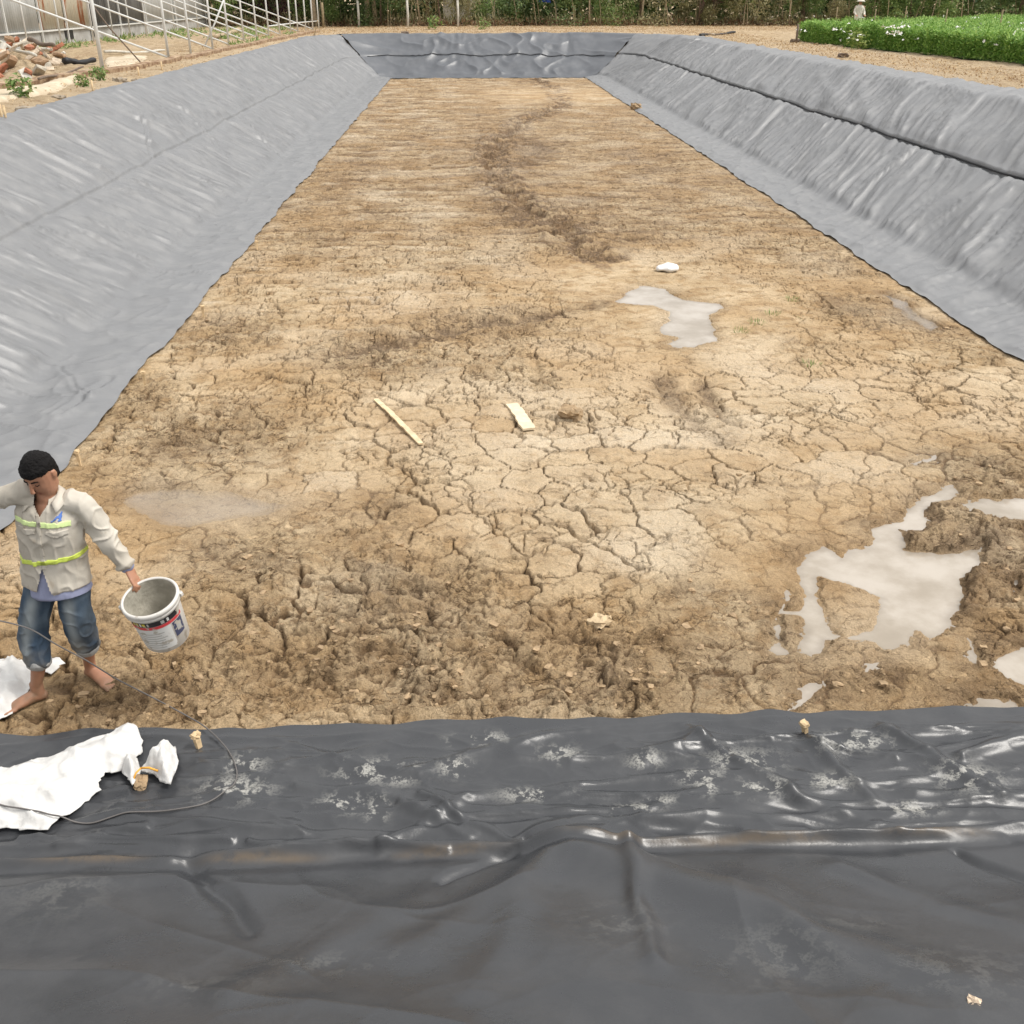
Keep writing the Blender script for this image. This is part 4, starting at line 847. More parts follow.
# clothes
LEAN = ((neck - pel) @ Lh) / ((neck - pel) @ UP)
def tf(co): d_ = co - pel; return d_ @ Lh - LEAN * (d_ @ UP), d_ @ Fh, d_ @ UP
spine = (chest - pel); 
m_beige, q = newmat('beige_cotton', .85, .2); n1 = q.noise(5, 6); n2 = q.noise(16, 6); n3 = q.noise(300, 2)
c = q.mix(q.rng(n1, .3, .7), (.45, .41, .345), (.56, .52, .45)); c = q.mix(q.rng(n2, .58, .7, 0, .35), c, (.34, .26, .18)); q.l(c, q.b.inputs['Base Color']); q.l(q.bump(n3, .0006, q.bump(n2, .004)), q.b.inputs['Normal'])
m_lime = mat('lime_stripe', (.62, .74, .12), .4, .08, 20); m_limes = mat('pale_lime_stripe', (.66, .80, .36), .4, .08, 20); m_shirt = mat('blue_grey_shirt', (.27, .29, .42), .85, .12, 9)
m_logo = mat('blue_logo', (.10, .20, .55), .7)
chF = chest + Fh * .0
jp = [interp([pel - UP * .045, pel + UP * .08, chest - UP * .03, chest + UP * .07, neck - UP * .045, neck - UP * .02], [(.194, .150), (.180, .138), (.186, .132), (.182, .118), (.146, .086), (.072, .072)], 26) + (Lh,)]
for sh, el, wr, s in ((shL, elbL, wrL, 1), (shR, elbR, wrR, -1)):
    inn = sh - Lh * s * .085 + UP * .012; sh = sh - UP * .022 - Lh * s * .006
    jp.append(interp([inn, sh, el, wr - (wr - el) * .06], [(.062, .058), (.063, .062), (.052, .054), (.038, .041)], 24) + (Fh,))
for sh in (shL, shR): jp.append(interp([sh - UP * .02, (sh + neck) / 2 - UP * .035, neck - UP * .05], [(.060, .055), (.07, .055), (.07, .05)], 12) + (Fh,))
jk = fuse('jacket', jp, .0055, 5)
def sdarm(co, a, b):
    ab = b - a; t = np.clip(((co - a) @ ab) / (ab @ ab), 0, 2.2); return np.linalg.norm(co - a - t[:, None] * ab, axis=1)
def crumple(me, amt, seed, elbows=(), freq=9.):
    co, no = getco(me), getno(me)
    wv = np.column_stack([perlin3(co * 5, seed + 9), perlin3(co * 5, seed + 19), perlin3(co * 5, seed + 29)]) * .8
    r1 = np.clip(1 - np.abs(perlin3(co * [freq * .8, freq * .8, freq * .55] + wv, seed)) * 3, 0, 1) ** 1.3; r2 = np.clip(1 - np.abs(perlin3(co * [freq * 1.7, freq * 1.7, freq * 1.2] - wv, seed + 2)) * 3, 0, 1) ** 1.3
    d_ = 1.0 * r1 + .5 * r2 + .5 * perlin3(co * freq * .5, seed + 1) - .35
    k = np.full(len(co), .7)
    for e, r_ in elbows: k += 1.1 * np.exp(-(np.linalg.norm(co - e, axis=1) / r_) ** 2)
    if me.name == 'jacket': k *= np.where(np.minimum(sdarm(co, shL, wrL), sdarm(co, shR, wrR)) < .09, .75, 1.)
    setco(me, co + no * (d_ * amt * k)[:, None])
crumple(jk, .0125, 11, [(elbL, .12), (elbR, .12), (shL - UP * .08, .10), (pel + UP * .05, .18), (wrL, .08)])
# open the front below the last button, and the wrists and hem
bm = bmesh.new(); bm.from_mesh(jk); dele = []
for f_ in bm.faces:
    c_ = np.array(f_.calc_center_median()); s_, fr_, h_ = tf(c_[None])
    if fr_[0] > 0.02 and abs(s_[0] + .022) < (.105 - h_[0]) * .30 and h_[0] < .105: dele.append(f_)
    elif fr_[0] > .03 and h_[0] > .425 and h_[0] < .57 and abs(s_[0] + .001) < min(.036, (h_[0] - .425) * .62): dele.append(f_)
bmesh.ops.delete(bm, geom=dele, context='FACES'); bmesh.ops.bisect_plane(bm, geom=bm.verts[:] + bm.edges[:] + bm.faces[:], plane_co=pel - UP * .072, plane_no=(.06, .05, 1), clear_inner=True); bm.to_mesh(jk); bm.free()
jo = wpar(link('work_shirt', jk, m_beige)); 
def jpatch(name, fn, off, m):
    o = patch(name, jk, fn, off, m, None)
    if o: o.parent = jo
    return o
arm = lambda co: np.minimum(sdarm(co, shL, elbL), 9)
def sdarm(co, a, b):
    ab = b - a; t = np.clip(((co - a) @ ab) / (ab @ ab), 0, 2.2); return np.linalg.norm(co - a - t[:, None] * ab, axis=1)
def ontorso(co): s_, f_, h_ = tf(co); return (np.abs(s_) < .205) & (sdarm(co, shL + [0, 0, -.02], elbL) > .062 + 0 * s_) & ((s_ > -.17) | (h_ < .33))
def lower(co, no): s_, f_, h_ = tf(co); hc = .145 + .012 * np.sin(s_ * 9); return (np.abs(h_ - hc) < .0165) & ontorso(co)
def upper(co, no): s_, f_, h_ = tf(co); hc = .382 - .10 * s_; return (np.abs(h_ - hc) < .0165) & (f_ > .0) & (s_ > -.16) & (s_ < .15)
jpatch('reflective_stripe', lower, .004, m_lime); jpatch('reflective_stripe', upper, .004, m_limes)
for s0 in (-.085, .082):
    def pk(co, no, s0=s0): s_, f_, h_ = tf(co); hh = .352 - .10 * s_; return (np.abs(s_ - s0) < .056) & (h_ < hh) & (h_ > hh - .028 - .018 * (1 - np.abs(s_ - s0) / .056)) & (f_ > .03)
    jpatch('pocket_flap', pk, .006, m_beige)
def plk(co, no): s_, f_, h_ = tf(co); return (np.abs(s_ + .008) < .0145) & (h_ > .10) & (h_ < .44) & (f_ > .03)
jpatch('button_placket', plk, .004, m_beige)
def logo(co, no): s_, f_, h_ = tf(co); a, b = s_ - .085, h_ - .412; return (f_ > .02) & (a > -.03) & (a < .022) & (b > -.022) & (b < a * .9 + .012) & ((a > .006) | (b > a * .9 - .008))
jpatch('chest_logo', logo, .003, m_logo)
# collar
def collar():
    V, F = [], []; n = 26; rows = 5
    for i in range(n):
        u = i / (n - 1); a = R(-140 + 280 * u) ; back = abs(u - .5) * 2
        for j in range(rows):
            v_ = j / (rows - 1); r_ = .064 + .004 * v_ + .034 * v_ ** 2 * (1 + .9 * back ** 3); hgt = .030 + .022 * math.sin(v_ * 2.0) - .045 * v_ ** 2 - .055 * back ** 2.5
            d_ = -Fh * math.cos(a) + Lh * math.sin(a); V.append(neck + d_ * r_ * (1 + .12 * abs(math.cos(a))) + UP * (hgt - .006) + Fh * .008)
    for i in range(n - 1):
        for j in range(rows - 1): F.append((i * rows + j, (i + 1) * rows + j, (i + 1) * rows + j + 1, i * rows + j + 1))
    me = bpy.data.meshes.new('collar'); me.from_pydata([tuple(v) for v in V], [], F); me.polygons.foreach_set('use_smooth', [True] * len(F)); me.update(); o = link('collar', me, m_beige); md = o.modifiers.new('t', 'SOLIDIFY'); md.thickness = .006; return o
c_ = collar(); c_.parent = jo
us = fuse('undershirt', [interp([pel - UP * .095, pel + UP * .08, chest, neck - UP * .06], [(.183, .140), (.150, .108), (.145, .09), (.05, .05)], 16) + (Lh,), ([wrL - (wrL - elbL) * .12, wrL + (wrL - elbL) * .06], [(.040, .042), (.040, .040)], Fh), ], .006, 4)
crumple(us, .004, 31, freq=12)
bm = bmesh.new(); bm.from_mesh(us); bmesh.ops.bisect_plane(bm, geom=bm.verts[:] + bm.edges[:] + bm.faces[:], plane_co=pel - UP * .118, plane_no=(-.10, .12, 1), clear_inner=True); bm.to_mesh(us); bm.free()
wpar(link('undershirt', us, m_shirt))
m_denim, q = newmat('denim', .9, .2); n1 = q.noise(5, 6); n2 = q.noise(220, 2); z = q.attr('zone'); c = q.mix(q.rng(n1, .35, .65), (.045, .07, .105), (.10, .135, .175)); c = q.mix(z[0], c, (.31, .34, .345)); c = q.mix(q.math('MULTIPLY', z[1], q.rng(n1, .3, .6)), c, (.24, .20, .145)); q.l(c, q.b.inputs['Base Color']); q.l(q.bump(n2, .0008, q.bump(n1, .004)), q.b.inputs['Normal'])
jn = [interp([pel + UP * .06, pel - UP * .06], [(.140, .098), (.142, .100)], 5) + (Lh,)]
for hip, kn_, cf in ((hipL, kneeL, cufL), (hipR, kneeR, cufR)):
    jn.append(interp([hip, hip * .5 + kn_ * .5 + Fh * .012, kn_ + Fh * .008, kn_ * .4 + cf * .6, cf], [(.080, .088), (.088, .094), (.083, .085), (.078, .082), (.066, .07)], 26) + (Lh,))
jm = fuse('jeans', jn, .0055, 5); crumple(jm, .012, 41, [(kneeL, .12), (kneeR, .12), (cufL + UP * .04, .09), (cufR + UP * .04, .09)], 10)
co, no = getco(jm), getno(jm); fd_ = np.zeros(len(co))
for hip, kn_ in ((hipL, kneeL), (hipR, kneeR)):
    d_, t_1 = [], 0; ab = kn_ - hip; t_1 = np.clip(((co - hip) @ ab) / (ab @ ab), .15, 1.1); dd_ = np.linalg.norm(co - hip - t_1[:, None] * ab, axis=1); lat = np.abs((co - hip - t_1[:, None] * ab) @ Lh)
    fd_ = np.maximum(fd_, ss(.055, .0, lat) * ss(.1, .6, (no @ Fh)) * ss(.1, .4, t_1) * ss(.2, .1, dd_))
zoneattr(jm, (np.clip(fd_ * .75, 0, 1), ss(.5, .28, co[:, 2]) * .6, 0 * fd_)); je = wpar(link('jeans', jm, m_denim))
m_cuff = mat('denim_inside', (.36, .36, .35), .9, .15, 20)
for cf, kn_ in ((cufL, kneeL), (cufR, kneeR)):
    d_ = cf - kn_; d_ /= np.linalg.norm(d_); cu = fuse('rolled_cuff', [([cf - d_ * .016, cf + d_ * .016], [(.073, .076), (.070, .074)], Lh)], .005, 2); crumple(cu, .003, 51, freq=16)
    o = link('rolled_cuff', cu, m_cuff); o.parent = je
cb = tag(link('cable', tube_mesh('cable', CABLE, .0042, 8), m_cable), "thin grey cable looping from the worker's legs over the liner and the large white sack", 'cable')

# ================================================================== bucket
tilt_n = np.array([-.10, -.26, 1.]); tilt_n /= np.linalg.norm(tilt_n)
bk = empty('bucket', tuple(rimc)); tag(bk, "dirty white paint bucket held by its rim in the worker's hand", 'bucket')
bk.rotation_euler = Vector(tilt_n).to_track_quat('Z', 'Y').to_euler()
def lathe(name, prof_, k, m, parent, a0=0, a1=360, closed=True):
    n = len(prof_); th = np.radians(np.linspace(a0, a1, k + (0 if closed else 1), endpoint=not closed)); V = [(r_ * math.cos(a), r_ * math.sin(a), z_) for a in th for r_, z_ in prof_]; F = []
    for i in range(len(th) - (0 if closed else 1)):
        for j in range(n - 1): F.append((i * n + j, ((i + 1) % len(th)) * n + j, ((i + 1) % len(th)) * n + j + 1, i * n + j + 1))
    me = bpy.data.meshes.new(name); me.from_pydata(V, [], F); me.polygons.foreach_set('use_smooth', [True] * len(F)); me.update(); return link(name, me, m, parent)
m_pail = mat('dirty_white_plastic', (.62, .60, .56), .45, .1, 13, col2=(.36, .32, .26), c2pos=(.54, .66), detail=9); m_pin = mat('cement_crust', (.30, .28, .23), .9, .3, 10, col2=(.46, .43, .36), bump=.008, bscale=30)
Rt, Rb, Hb = .152, .128, .335
lathe('wall', [(.001, -Hb), (Rb - .006, -Hb), (Rb, -Hb + .006), (Rt - .003, -.04), (Rt - .003, -.004)], 64, m_pail, bk)
lathe('inner_wall', [(Rt - .006, -.003), (Rt - .010, -.05), (Rb - .004, -Hb + .02), (.001, -Hb + .012)], 64, m_pin, bk)
lathe('rim', [(Rt - .006, -.004), (Rt - .003, .003), (Rt + .006, .003), (Rt + .012, -.004), (Rt + .012, -.022), (Rt + .005, -.026), (Rt + .009, -.030), (Rt + .009, -.046), (Rt + .001, -.050)], 64, m_pail, bk)
# printed label: a curved film a hair off the wall, with its printed bands as separate faces
def rw(z_): return Rb + (Rt - .003 - Rb) * (z_ + Hb) / (Hb - .04) + .0012
def band(name, z0_, z1_, a0, a1, m, off=0.):
    return lathe(name, [(rw(z0_) + off, z0_), (rw(z1_) + off, z1_)], 36, m, bk, a0, a1, False)
fdir = math.degrees(math.atan2(-1, -.05))
qd = Vector((-.05 + .25, -1, 0)); inv = bk.rotation_euler.to_matrix().inverted() @ qd; A0 = math.degrees(math.atan2(inv.y, inv.x))
mk = lambda n, c_: mat(n, c_, .5, .12, 22, col2=(.46, .43, .37), c2pos=(.56, .62), detail=8)
m_k, m_r, m_y, m_nv, m_gy, m_wh = mk('print_black', (.02, .02, .025)), mk('print_red', (.62, .06, .07)), mk('print_yellow', (.65, .55, .05)), mk('print_navy', (.06, .07, .13)), mk('print_grey', (.42, .42, .40)), mk('print_white', (.70, .70, .68))
band('label_panel', -.30, -.125, A0 - 62, A0 + 32, m_wh); band('label_band', -.098, -.060, A0 - 60, A0 + 66, m_k); band('label_band', -.122, -.1, A0 - 64, A0 + 70, m_r)
for a, w_, mm in ((-50, 5, m_y), (-42, 6, m_y), (-33, 4, m_wh), (-27, 7, m_y), (-16, 4, m_gy), (14, 8, m_gy), (28, 5, m_wh)): band('label_mark', -.092, -.066, A0 + a, A0 + a + w_, mm, .0008)
band('label_picture', -.245, -.128, A0 + 36, A0 + 66, m_nv); band('label_mark', -.21, -.15, A0 + 44, A0 + 58, m_gy, .0008)
for i in range(7): band('label_mark', -.285 + i * .02, -.279 + i * .02, A0 - 55, A0 + 5 + 20 * ((i * 37) % 5) / 5, m_gy, .0008)
ba = math.radians(A0 + 88)
hp_ = []
for u in np.linspace(0, 1, 30):
    a = ba + math.pi * u; hp_.append((math.cos(a) * (Rt + .018), math.sin(a) * (Rt + .018), -.03 - .10 * math.sin(math.pi * u)))
link('handle', tube_mesh('handle', hp_, .0028, 6), m_galv, bk)
for k in (0, 1):
    a = ba + math.pi * k; o = boxes('handle_lug', [((math.cos(a) * (Rt + .014), math.sin(a) * (Rt + .014), -.03), (.022, .022, .026))], m_pail, bk, .004)
# ================================================================== left bank
gz = lambda x, y: float(GZ[int(np.clip(np.searchsorted(gy, y), 0, len(gy) - 1)), int(np.clip(np.searchsorted(gx, x), 0, len(gx) - 1))])
WX = -17.2
def wally(px): d = ray(px, 40); return WX / d[0] * d[1]
def metal(name, c1, c2, rust=0., sc=1.2):
    m, q = newmat(name, .55, .4); n1 = q.noise(sc, 6, stretch=(1, 1, .25), rough=.6); n2 = q.noise(7, 6); c = q.mix(q.rng(n1, .35, .65), c1, c2)
    if rust: c = q.mix(q.rng(n1, .50 , .60, 0, rust), c, (.30, .10, .035))
    c = q.mix(q.rng(n2, .55, .75, 0, .3), c, (.25, .22, .18)); q.l(c, q.b.inputs['Base Color']); return m
m_pgrey = metal('panel_grey', (.40, .41, .40), (.50, .51, .50)); m_prust = metal('panel_rust', (.46, .42, .33), (.56, .51, .40), .95, 1.6); m_pdark = metal('panel_dark', (.07, .07, .07), (.16, .16, .155))
m_wallc = mat('low_wall', (.42, .42, .40), .9, .25, 2, col2=(.30, .29, .27))
shed = empty('metal_shed', (WX, 45, BZ)); tag(shed, 'long shed wall of grey, rusty and black metal sheets on the far left bank', 'shed')
def spar(o, r_): o.parent = r_; o.matrix_parent_inverse = Matrix.Translation(-r_.location); return o
def corrugated(name, y0, y1, z0, z1, m, pitch=.20, amp=.022, xo=0.):
    n = max(8, int((y1 - y0) / pitch * 8)); ys = np.linspace(y0, y1, n); ph = (ys / pitch) % 1; xx = WX + xo + amp * np.clip(np.abs(ph - .5) * 5 - 1, -.5, .8)
    zz = np.array([z0, (z0 + z1) / 2, z1]); X = np.tile(xx, (3, 1)); Y = np.tile(ys, (3, 1)); Z = np.repeat(zz[:, None], n, 1); o = link(name, grid(name, X, Y, Z), m); md = o.modifiers.new('t', 'SOLIDIFY'); md.thickness = .012; spar(o, shed); return o
ye = [24.5, wally(7), wally(42), wally(68), wally(92), wally(122), wally(148), wally(178), wally(208)]
mm = [m_pgrey, m_pgrey, m_prust, m_prust, m_pdark, m_pdark, m_pgrey, m_pgrey]
for i in range(8): corrugated('metal_sheet', ye[i] + .03, ye[i + 1] - .03, BZ + .55, BZ + 3.4, mm[i], [.28, .22][i % 2], .024, .012 * (i % 2))
spar(boxes('low_wall', [((WX - .06, (ye[0] + ye[-1]) / 2, BZ + .24), (.10, ye[-1] - ye[0], .7))], m_wallc), shed)
spar(boxes('rail', [((WX + .06, (ye[0] + ye[-1]) / 2, BZ + .56), (.06, ye[-1] - ye[0], .06))], m_galv), shed); spar(boxes('rail', [((WX + .07, (ye[0] + ye[-1]) / 2, BZ + 2.05), (.07, ye[-1] - ye[0], .08))], m_galv), shed)
for y_ in ye[1:]: spar(boxes('wall_post', [((WX + .06, y_, BZ + 1.7), (.07, .07, 3.5))], m_galv), shed)
for a, b in ((66, 74), (92, 97)): spar(boxes('vent_hole', [((WX - .0, (wally(a) + wally(b)) / 2, BZ + .34), (.04, wally(b) - wally(a), .36))], m_black), shed)
spar(boxes('roof', [((WX - 3.5, (ye[0] + ye[-1]) / 2, BZ + 3.55), (7.6, ye[-1] - ye[0] + .4, .06), Matrix.Rotation(R(-4), 4, 'Y'))], m_pgrey), shed)
spar(boxes('end_wall', [((WX - 3.6, ye[-1] - .05, BZ + 1.75), (7.0, .06, 3.3))], m_pgrey), shed)

# tube frame along the left bank
fr = empty('greenhouse_frame', (-10, 29, BZ)); tag(fr, 'bare white tube frame with posts and sloping rafters on the left bank', 'frame')
posts = [(103, 72), (169, 61), (191, 55), (213, 51), (229, 46), (244, 41), (257, 39), (269, 37.5), (280, 36), (291, 34.5), (298, 33), (306, 31.5), (313, 30.5), (319, 29)]
PB = []
for i, (a, b) in enumerate(posts):
    q_ = B(a, b); q_[2] = gz(q_[0], q_[1]) - .1; PB.append(q_); r_ = .052 if i == 0 else .04
    spar(link('post', tube_mesh('post', [q_, q_ + UP * 1.5, q_ + UP * 3.0], r_, 10), m_galv), fr)
for i in (1, 3, 4, 5, 6, 7, 8, 10, 12):
    q_ = PB[i] + UP * .18; e = q_ + np.array([-6.8, 0, 2.45]); spar(link('rafter', tube_mesh('rafter', [q_, (q_ + e) / 2, e], .034, 8), m_galv), fr)
    spar(link('inner_post', tube_mesh('inner_post', [e - UP * 2.6, e - UP, e + UP * .05], .035, 8), m_galv), fr)
spar(link('ridge_tube', tube_mesh('ridge_tube', [PB[0] + UP * 2.95, PB[6] + UP * 2.95, PB[-1] + UP * 2.95], .035, 8), m_galv), fr)
a, b = B(0, 21), B(52, 0); q0 = PB[0] + np.array([-5.6, -1.6, .9]); spar(link('brace', tube_mesh('brace', [q0 + [-1.2, 0, -.3], q0 + [.9, .3, .35], q0 + [3.0, .6, 1.0]], .045, 8), m_galv), fr)
q0 = PB[3] + np.array([-.3, 0, .25]); spar(link('brace', tube_mesh('brace', [q0, q0 + [.45, .2, .8], q0 + [.9, .4, 1.7]], .03, 8), m_galv), fr)
spar(link('low_rail', tube_mesh('low_rail', [PB[7] + UP * .6, PB[10] + UP * .6, PB[-1] + UP * .55], .03, 8), m_galv), fr)
st = B(142, 64); tag(link('leaning_stick', tube_mesh('leaning_stick', [st, st + [-.9, .3, 1.0], st + [-1.7, .6, 2.1]], .022, 8), m_woodd), 'thin dark stick leaning behind the nearest white frame post', 'stick')
# low brick kerb along the posts
kl = [B(-30, 95), B(0, 89), B(50, 83), B(103, 74), B(160, 65), B(200, 57), B(240, 48), B(280, 40), B(319, 32)]
kpts = smoothline(np.array(kl), 60); kp = empty('brick_kerb', tuple(kpts[0])); tag(kp, 'low crumbling brick kerb running along the foot of the tube frame', 'kerb')
V, F = [], []
for i, q_ in enumerate(kpts):
    z0 = gz(q_[0], q_[1]); j = .03 * perlin(np.array([i * .9]), np.array([0.]), 130)[0]
    for dx, dz in ((.02 + j, -.15), (.03 + j, .10 + j), (-.17, .13 + j), (-.19, -.15)): V.append((q_[0] + dx, q_[1], z0 + dz))
for i in range(len(kpts) - 1):
    for j in range(3): F.append((i * 4 + j, i * 4 + 4 + j, i * 4 + 5 + j, i * 4 + 1 + j))
me = bpy.data.meshes.new('course'); me.from_pydata(V, [], F); me.update(); m_kerb = mat('kerb_brick', (.20, .12, .07), .95, .3, 5, col2=(.42, .31, .20), bump=.02, bscale=10); spar(link('course', me, m_kerb), kp)
def slab(name, pts, th, label, cat, m, seed=0):
    q_ = [B(a, b)[:2] for a, b in pts]; o = fillpoly(name, jag(q_, .04, seed, 3), lambda x, y, d: BZ + th + .05 * perlin(x * .8, y * .8, 131 + seed) - th * 1.3 * ss(.12, 0, d), .14, m); md = o.modifiers.new('t', 'SOLIDIFY'); md.thickness = .08; md.offset = -1; return tag(o, label, cat)
m_sand = mat('pale_mortar', (.50, .41, .29), .95, .15, 3, col2=(.62, .53, .40), bump=.01)
slab('mortar_slab', [(-30, 97), (0, 93), (30, 88), (60, 82), (84, 77), (80, 82), (66, 86), (56, 93), (40, 96), (22, 99), (0, 104), (-30, 110)], .10, 'pale sandy mortar strip on the left bank between the kerb and the liner', 'slab', m_sand, 1)
slab('mortar_slab', [(103, 60), (125, 56), (150, 57), (135, 66), (106, 70)], .06, 'pale sandy slab behind the nearest frame post', 'slab', m_sand, 2)
# rubble heap
rb = [m_brickp, m_brick, m_conc, mat('brick_brown', (.36, .24, .15), .9, .3, 10), mat('concrete_dirty', (.40, .36, .29), .9, .25, 8)]; kinds = ['pale', 'red', 'grey', 'tan', 'whitish']
wherew = ['at the near foot', 'on the left flank', 'on the crest', 'at the far end', 'on the right flank']
seen_ = set()
for i in range(46):
    u = random.random(); px = -12 + 74 * u; py = 84 - 26 * random.random() - px * .13; q_ = B(px, py); hh = .80 * max(0, 1 - abs(px - 18) / 46) * max(0, 1 - abs(py - 68 + px * .13) / 17)
    s = random.uniform(.7, 1.5) * .22; k = i % 5; o = link('rubble_chunk', blockmesh('rubble_chunk', s * 1.9, s * .8, s * .42, .16, i + 50, 1), rb[k]); o.location = (q_[0], q_[1], gz(q_[0], q_[1]) + hh + s * .2); o.rotation_euler = (random.uniform(-.7, .7), random.uniform(-.7, .7), random.uniform(0, 3.1))
    lab = f"{['small', 'medium', 'large'][min(2, int((s / .22 - .7) / .27))]} {['tan brick', 'red brick', 'grey concrete', 'brown brick', 'dirty concrete'][k]} piece {['low down', 'halfway up', 'high up'][min(2, int(hh / .2))]} in the {['left', 'middle', 'right'][int(np.clip((px + 2) / 22, 0, 2))]} of the {'front' if py + px * .13 > 71 else 'back'} of the rubble heap"
    if lab in seen_: lab = lab.replace(' piece ', ' flake ' if lab.replace(' piece ', ' flake ') not in seen_ else ' lump ')
    seen_.add(lab); tag(o, lab, 'rubble', 'rubble pieces heaped before the shed')
Vm = link('rubble_soil', fillpoly('rubble_soil', [B(a, b)[:2] for a, b in [(-14, 86), (20, 82), (60, 76), (60, 62), (20, 60), (-14, 62)]], lambda x, y, d: BZ + .02 + .5 * ss(0, 1.6, d) + .06 * perlin(x * 2, y * 2, 140), .15).data, m_soil)
bpy.data.objects.remove(bpy.data.objects['rubble_soil']) if bpy.data.objects['rubble_soil'] is not Vm else None
Vm['kind'] = 'structure'; Vm.name = 'rubble_soil'
def log(a, b, r_, m, label, cat, name, zo=0.):
    A, Bq = B(*a), B(*b); A[2] = gz(A[0], A[1]) + r_ + zo; Bq[2] = gz(Bq[0], Bq[1]) + r_ + zo; n = 14; pts = [A + (Bq - A) * u + np.array([0, .06 * math.sin(u * 9), .03 * math.sin(u * 7 + 1)]) for u in np.linspace(0, 1, n)]
    return tag(link(name, tube_mesh(name, pts, [r_ * (1 - .25 * u + .12 * math.sin(u * 23)) for u in np.linspace(0, 1, n)], 10), m), label, cat)
log((65, 66), (96, 64), .09, m_black, 'short black pipe lying on the left bank beside the rubble', 'pipe', 'black_pipe')
log((33, 60), (58, 68), .07, m_woodd, 'dark charred timber lying on top of the rubble heap', 'timber', 'timber', .5)
log((0, 58), (40, 78), .05, m_post, 'thin grey timber lying slanted across the rubble heap', 'timber', 'timber', .45)
log((105, 55), (165, 52), .05, m_post, 'pale board lying behind the first two frame posts', 'board', 'board')
log((40, 86), (84, 74), .03, m_woodd, 'thin dark hose lying along the kerb left of the nearest post', 'hose', 'hose', .12)
log((240, 33), (215, 40), .12, m_barkp, 'pale log on the ground behind the frame posts', 'log', 'log')
for i, (a, b, s, lb) in enumerate([(26, 109, .26, 'grey stone on the edge of the left liner beside the leafy weed'), (120, 81, .24, 'flat grey stone at the upper edge of the left liner'), (134, 79, .14, 'small brown stone right of the flat stone on the left bank'), (58, 97, .2, 'dark flat stone at the left liner edge right of the weed'), (84, 75, .25, 'brown mound of stone below the kerb near the first post')]):
    q_ = B(a, b); o = link('stone', blockmesh('stone', s * 1.3, s, s * .5, .2, i + 9, 2), m_rock); o.location = (q_[0], q_[1], gz(q_[0], q_[1]) + s * .12); o.rotation_euler[2] = i; tag(o, lb, 'stone')
for i, (a, b) in enumerate([(2, 118), (6, 119), (139, 76), (162, 70), (93, 91)]):
    q_ = B(a, b); o = link('wooden_peg', tube_mesh('wooden_peg', [q_ - UP * .1, q_ + UP * .06, q_ + UP * .22], .022, 6), m_wood)
    tag(o, ['thin peg at the very left edge of the frame on the upper left bank', 'peg just right of the leftmost one on the upper left bank', 'peg on the left bank right of the flat stones', 'peg beside the second frame post', 'peg between the two leafy weeds and the liner'][i], 'peg', 'pegs along the upper edge of the left liner')
q_ = B(314, 36); tag(link('leaning_peg', tube_mesh('leaning_peg', [q_ - UP * .1, q_ + [.1, 0, .3], q_ + [.25, 0, .75]], .03, 6), m_wood), 'pale stake leaning at the far left corner of the pond', 'stake')

def foliage_obj(name, cent, size, m, parent=None, seed=1, aspect=.5, droop=.3):
    V, F = leaves(np.asarray(cent, float), size, aspect=aspect, droop=droop, seed=seed); return link(name, raw(name, V, F, False), m, parent)
def clump(r, n, rad, seed, shell=.55):
    d = r.normal(size=(n, 3)); d /= np.linalg.norm(d, axis=1)[:, None]; u = (shell + (1 - shell) * r.random(n)) ** 1; k = 1 + .35 * perlin3(d * 2.2 + seed, seed); return d * (u * k)[:, None] * np.array(rad)
def weed(px, py, h, label, n=150, cat='weed', m=m_leaf_mid, grp=None):
    q_ = B(px, py); r_ = np.random.default_rng(int(px * 7)); t = empty('weed', (q_[0], q_[1], gz(q_[0], q_[1]))); tag(t, label, cat, grp); c = clump(r_, n, (h * .62, h * .62, h * .5), int(px)) + [0, 0, h * .5]; c[:, 2] = np.abs(c[:, 2])
    foliage_obj('foliage', c, h * .3, m, t, int(px)); V = [tube_mesh('stem', [(0, 0, -.05), (.03 * k, .02, h * .4), (.1 * k, .05 * k, h * .8)], .008, 5) for k in (-1, 1)]
    for s_ in V: link('stem', s_, m_stalk, t)
weed(22, 98, .42, 'bushy green weed at the top of the left liner beside a grey stone'); weed(100, 81, .36, 'leafy green weed just below the nearest frame post'); weed(83, 87, .30, 'low green weed left of the nearest frame post')
weed(858, 50, .75, 'broad-leaved yellow-green weed at the front edge of the crop field', 120, m=leafmat('leaf_yellow', (.15, .22, .05), (.28, .36, .09), (.4, .45, .16)))
weed(434, 30, .8, 'small yellow-green weed on the far bank above the middle of the far liner', 80); weed(484, 30, .7, 'second yellow-green weed on the far bank right of the first', 80)
gr = []
r_ = np.random.default_rng(3)
for (x0, x1, y0, y1, n) in [(-16.8, -15.2, 44, 70, 1500), (-14.8, -10.6, 54, 72, 2200), (-9.6, -8.9, 46, 62, 400)]: gr.append(np.c_[r_.uniform(x0, x1, n), r_.uniform(y0, y1, n)])
gr = np.vstack(gr); k = perlin(gr[:, 0] * .5, gr[:, 1] * .35, 150) > -.05; gr = gr[k]; gzv = np.array([gz(a, b) for a, b in gr]); cen = np.c_[gr, gzv + r_.uniform(0, .10, len(gr))]
o = foliage_obj('weedy_grass', cen, .20, m_leaf_mid, None, 4, .3, -.2); o['kind'] = 'stuff'; tag(o, 'patchy green grass and weeds between the shed and the tube frame', 'grass')

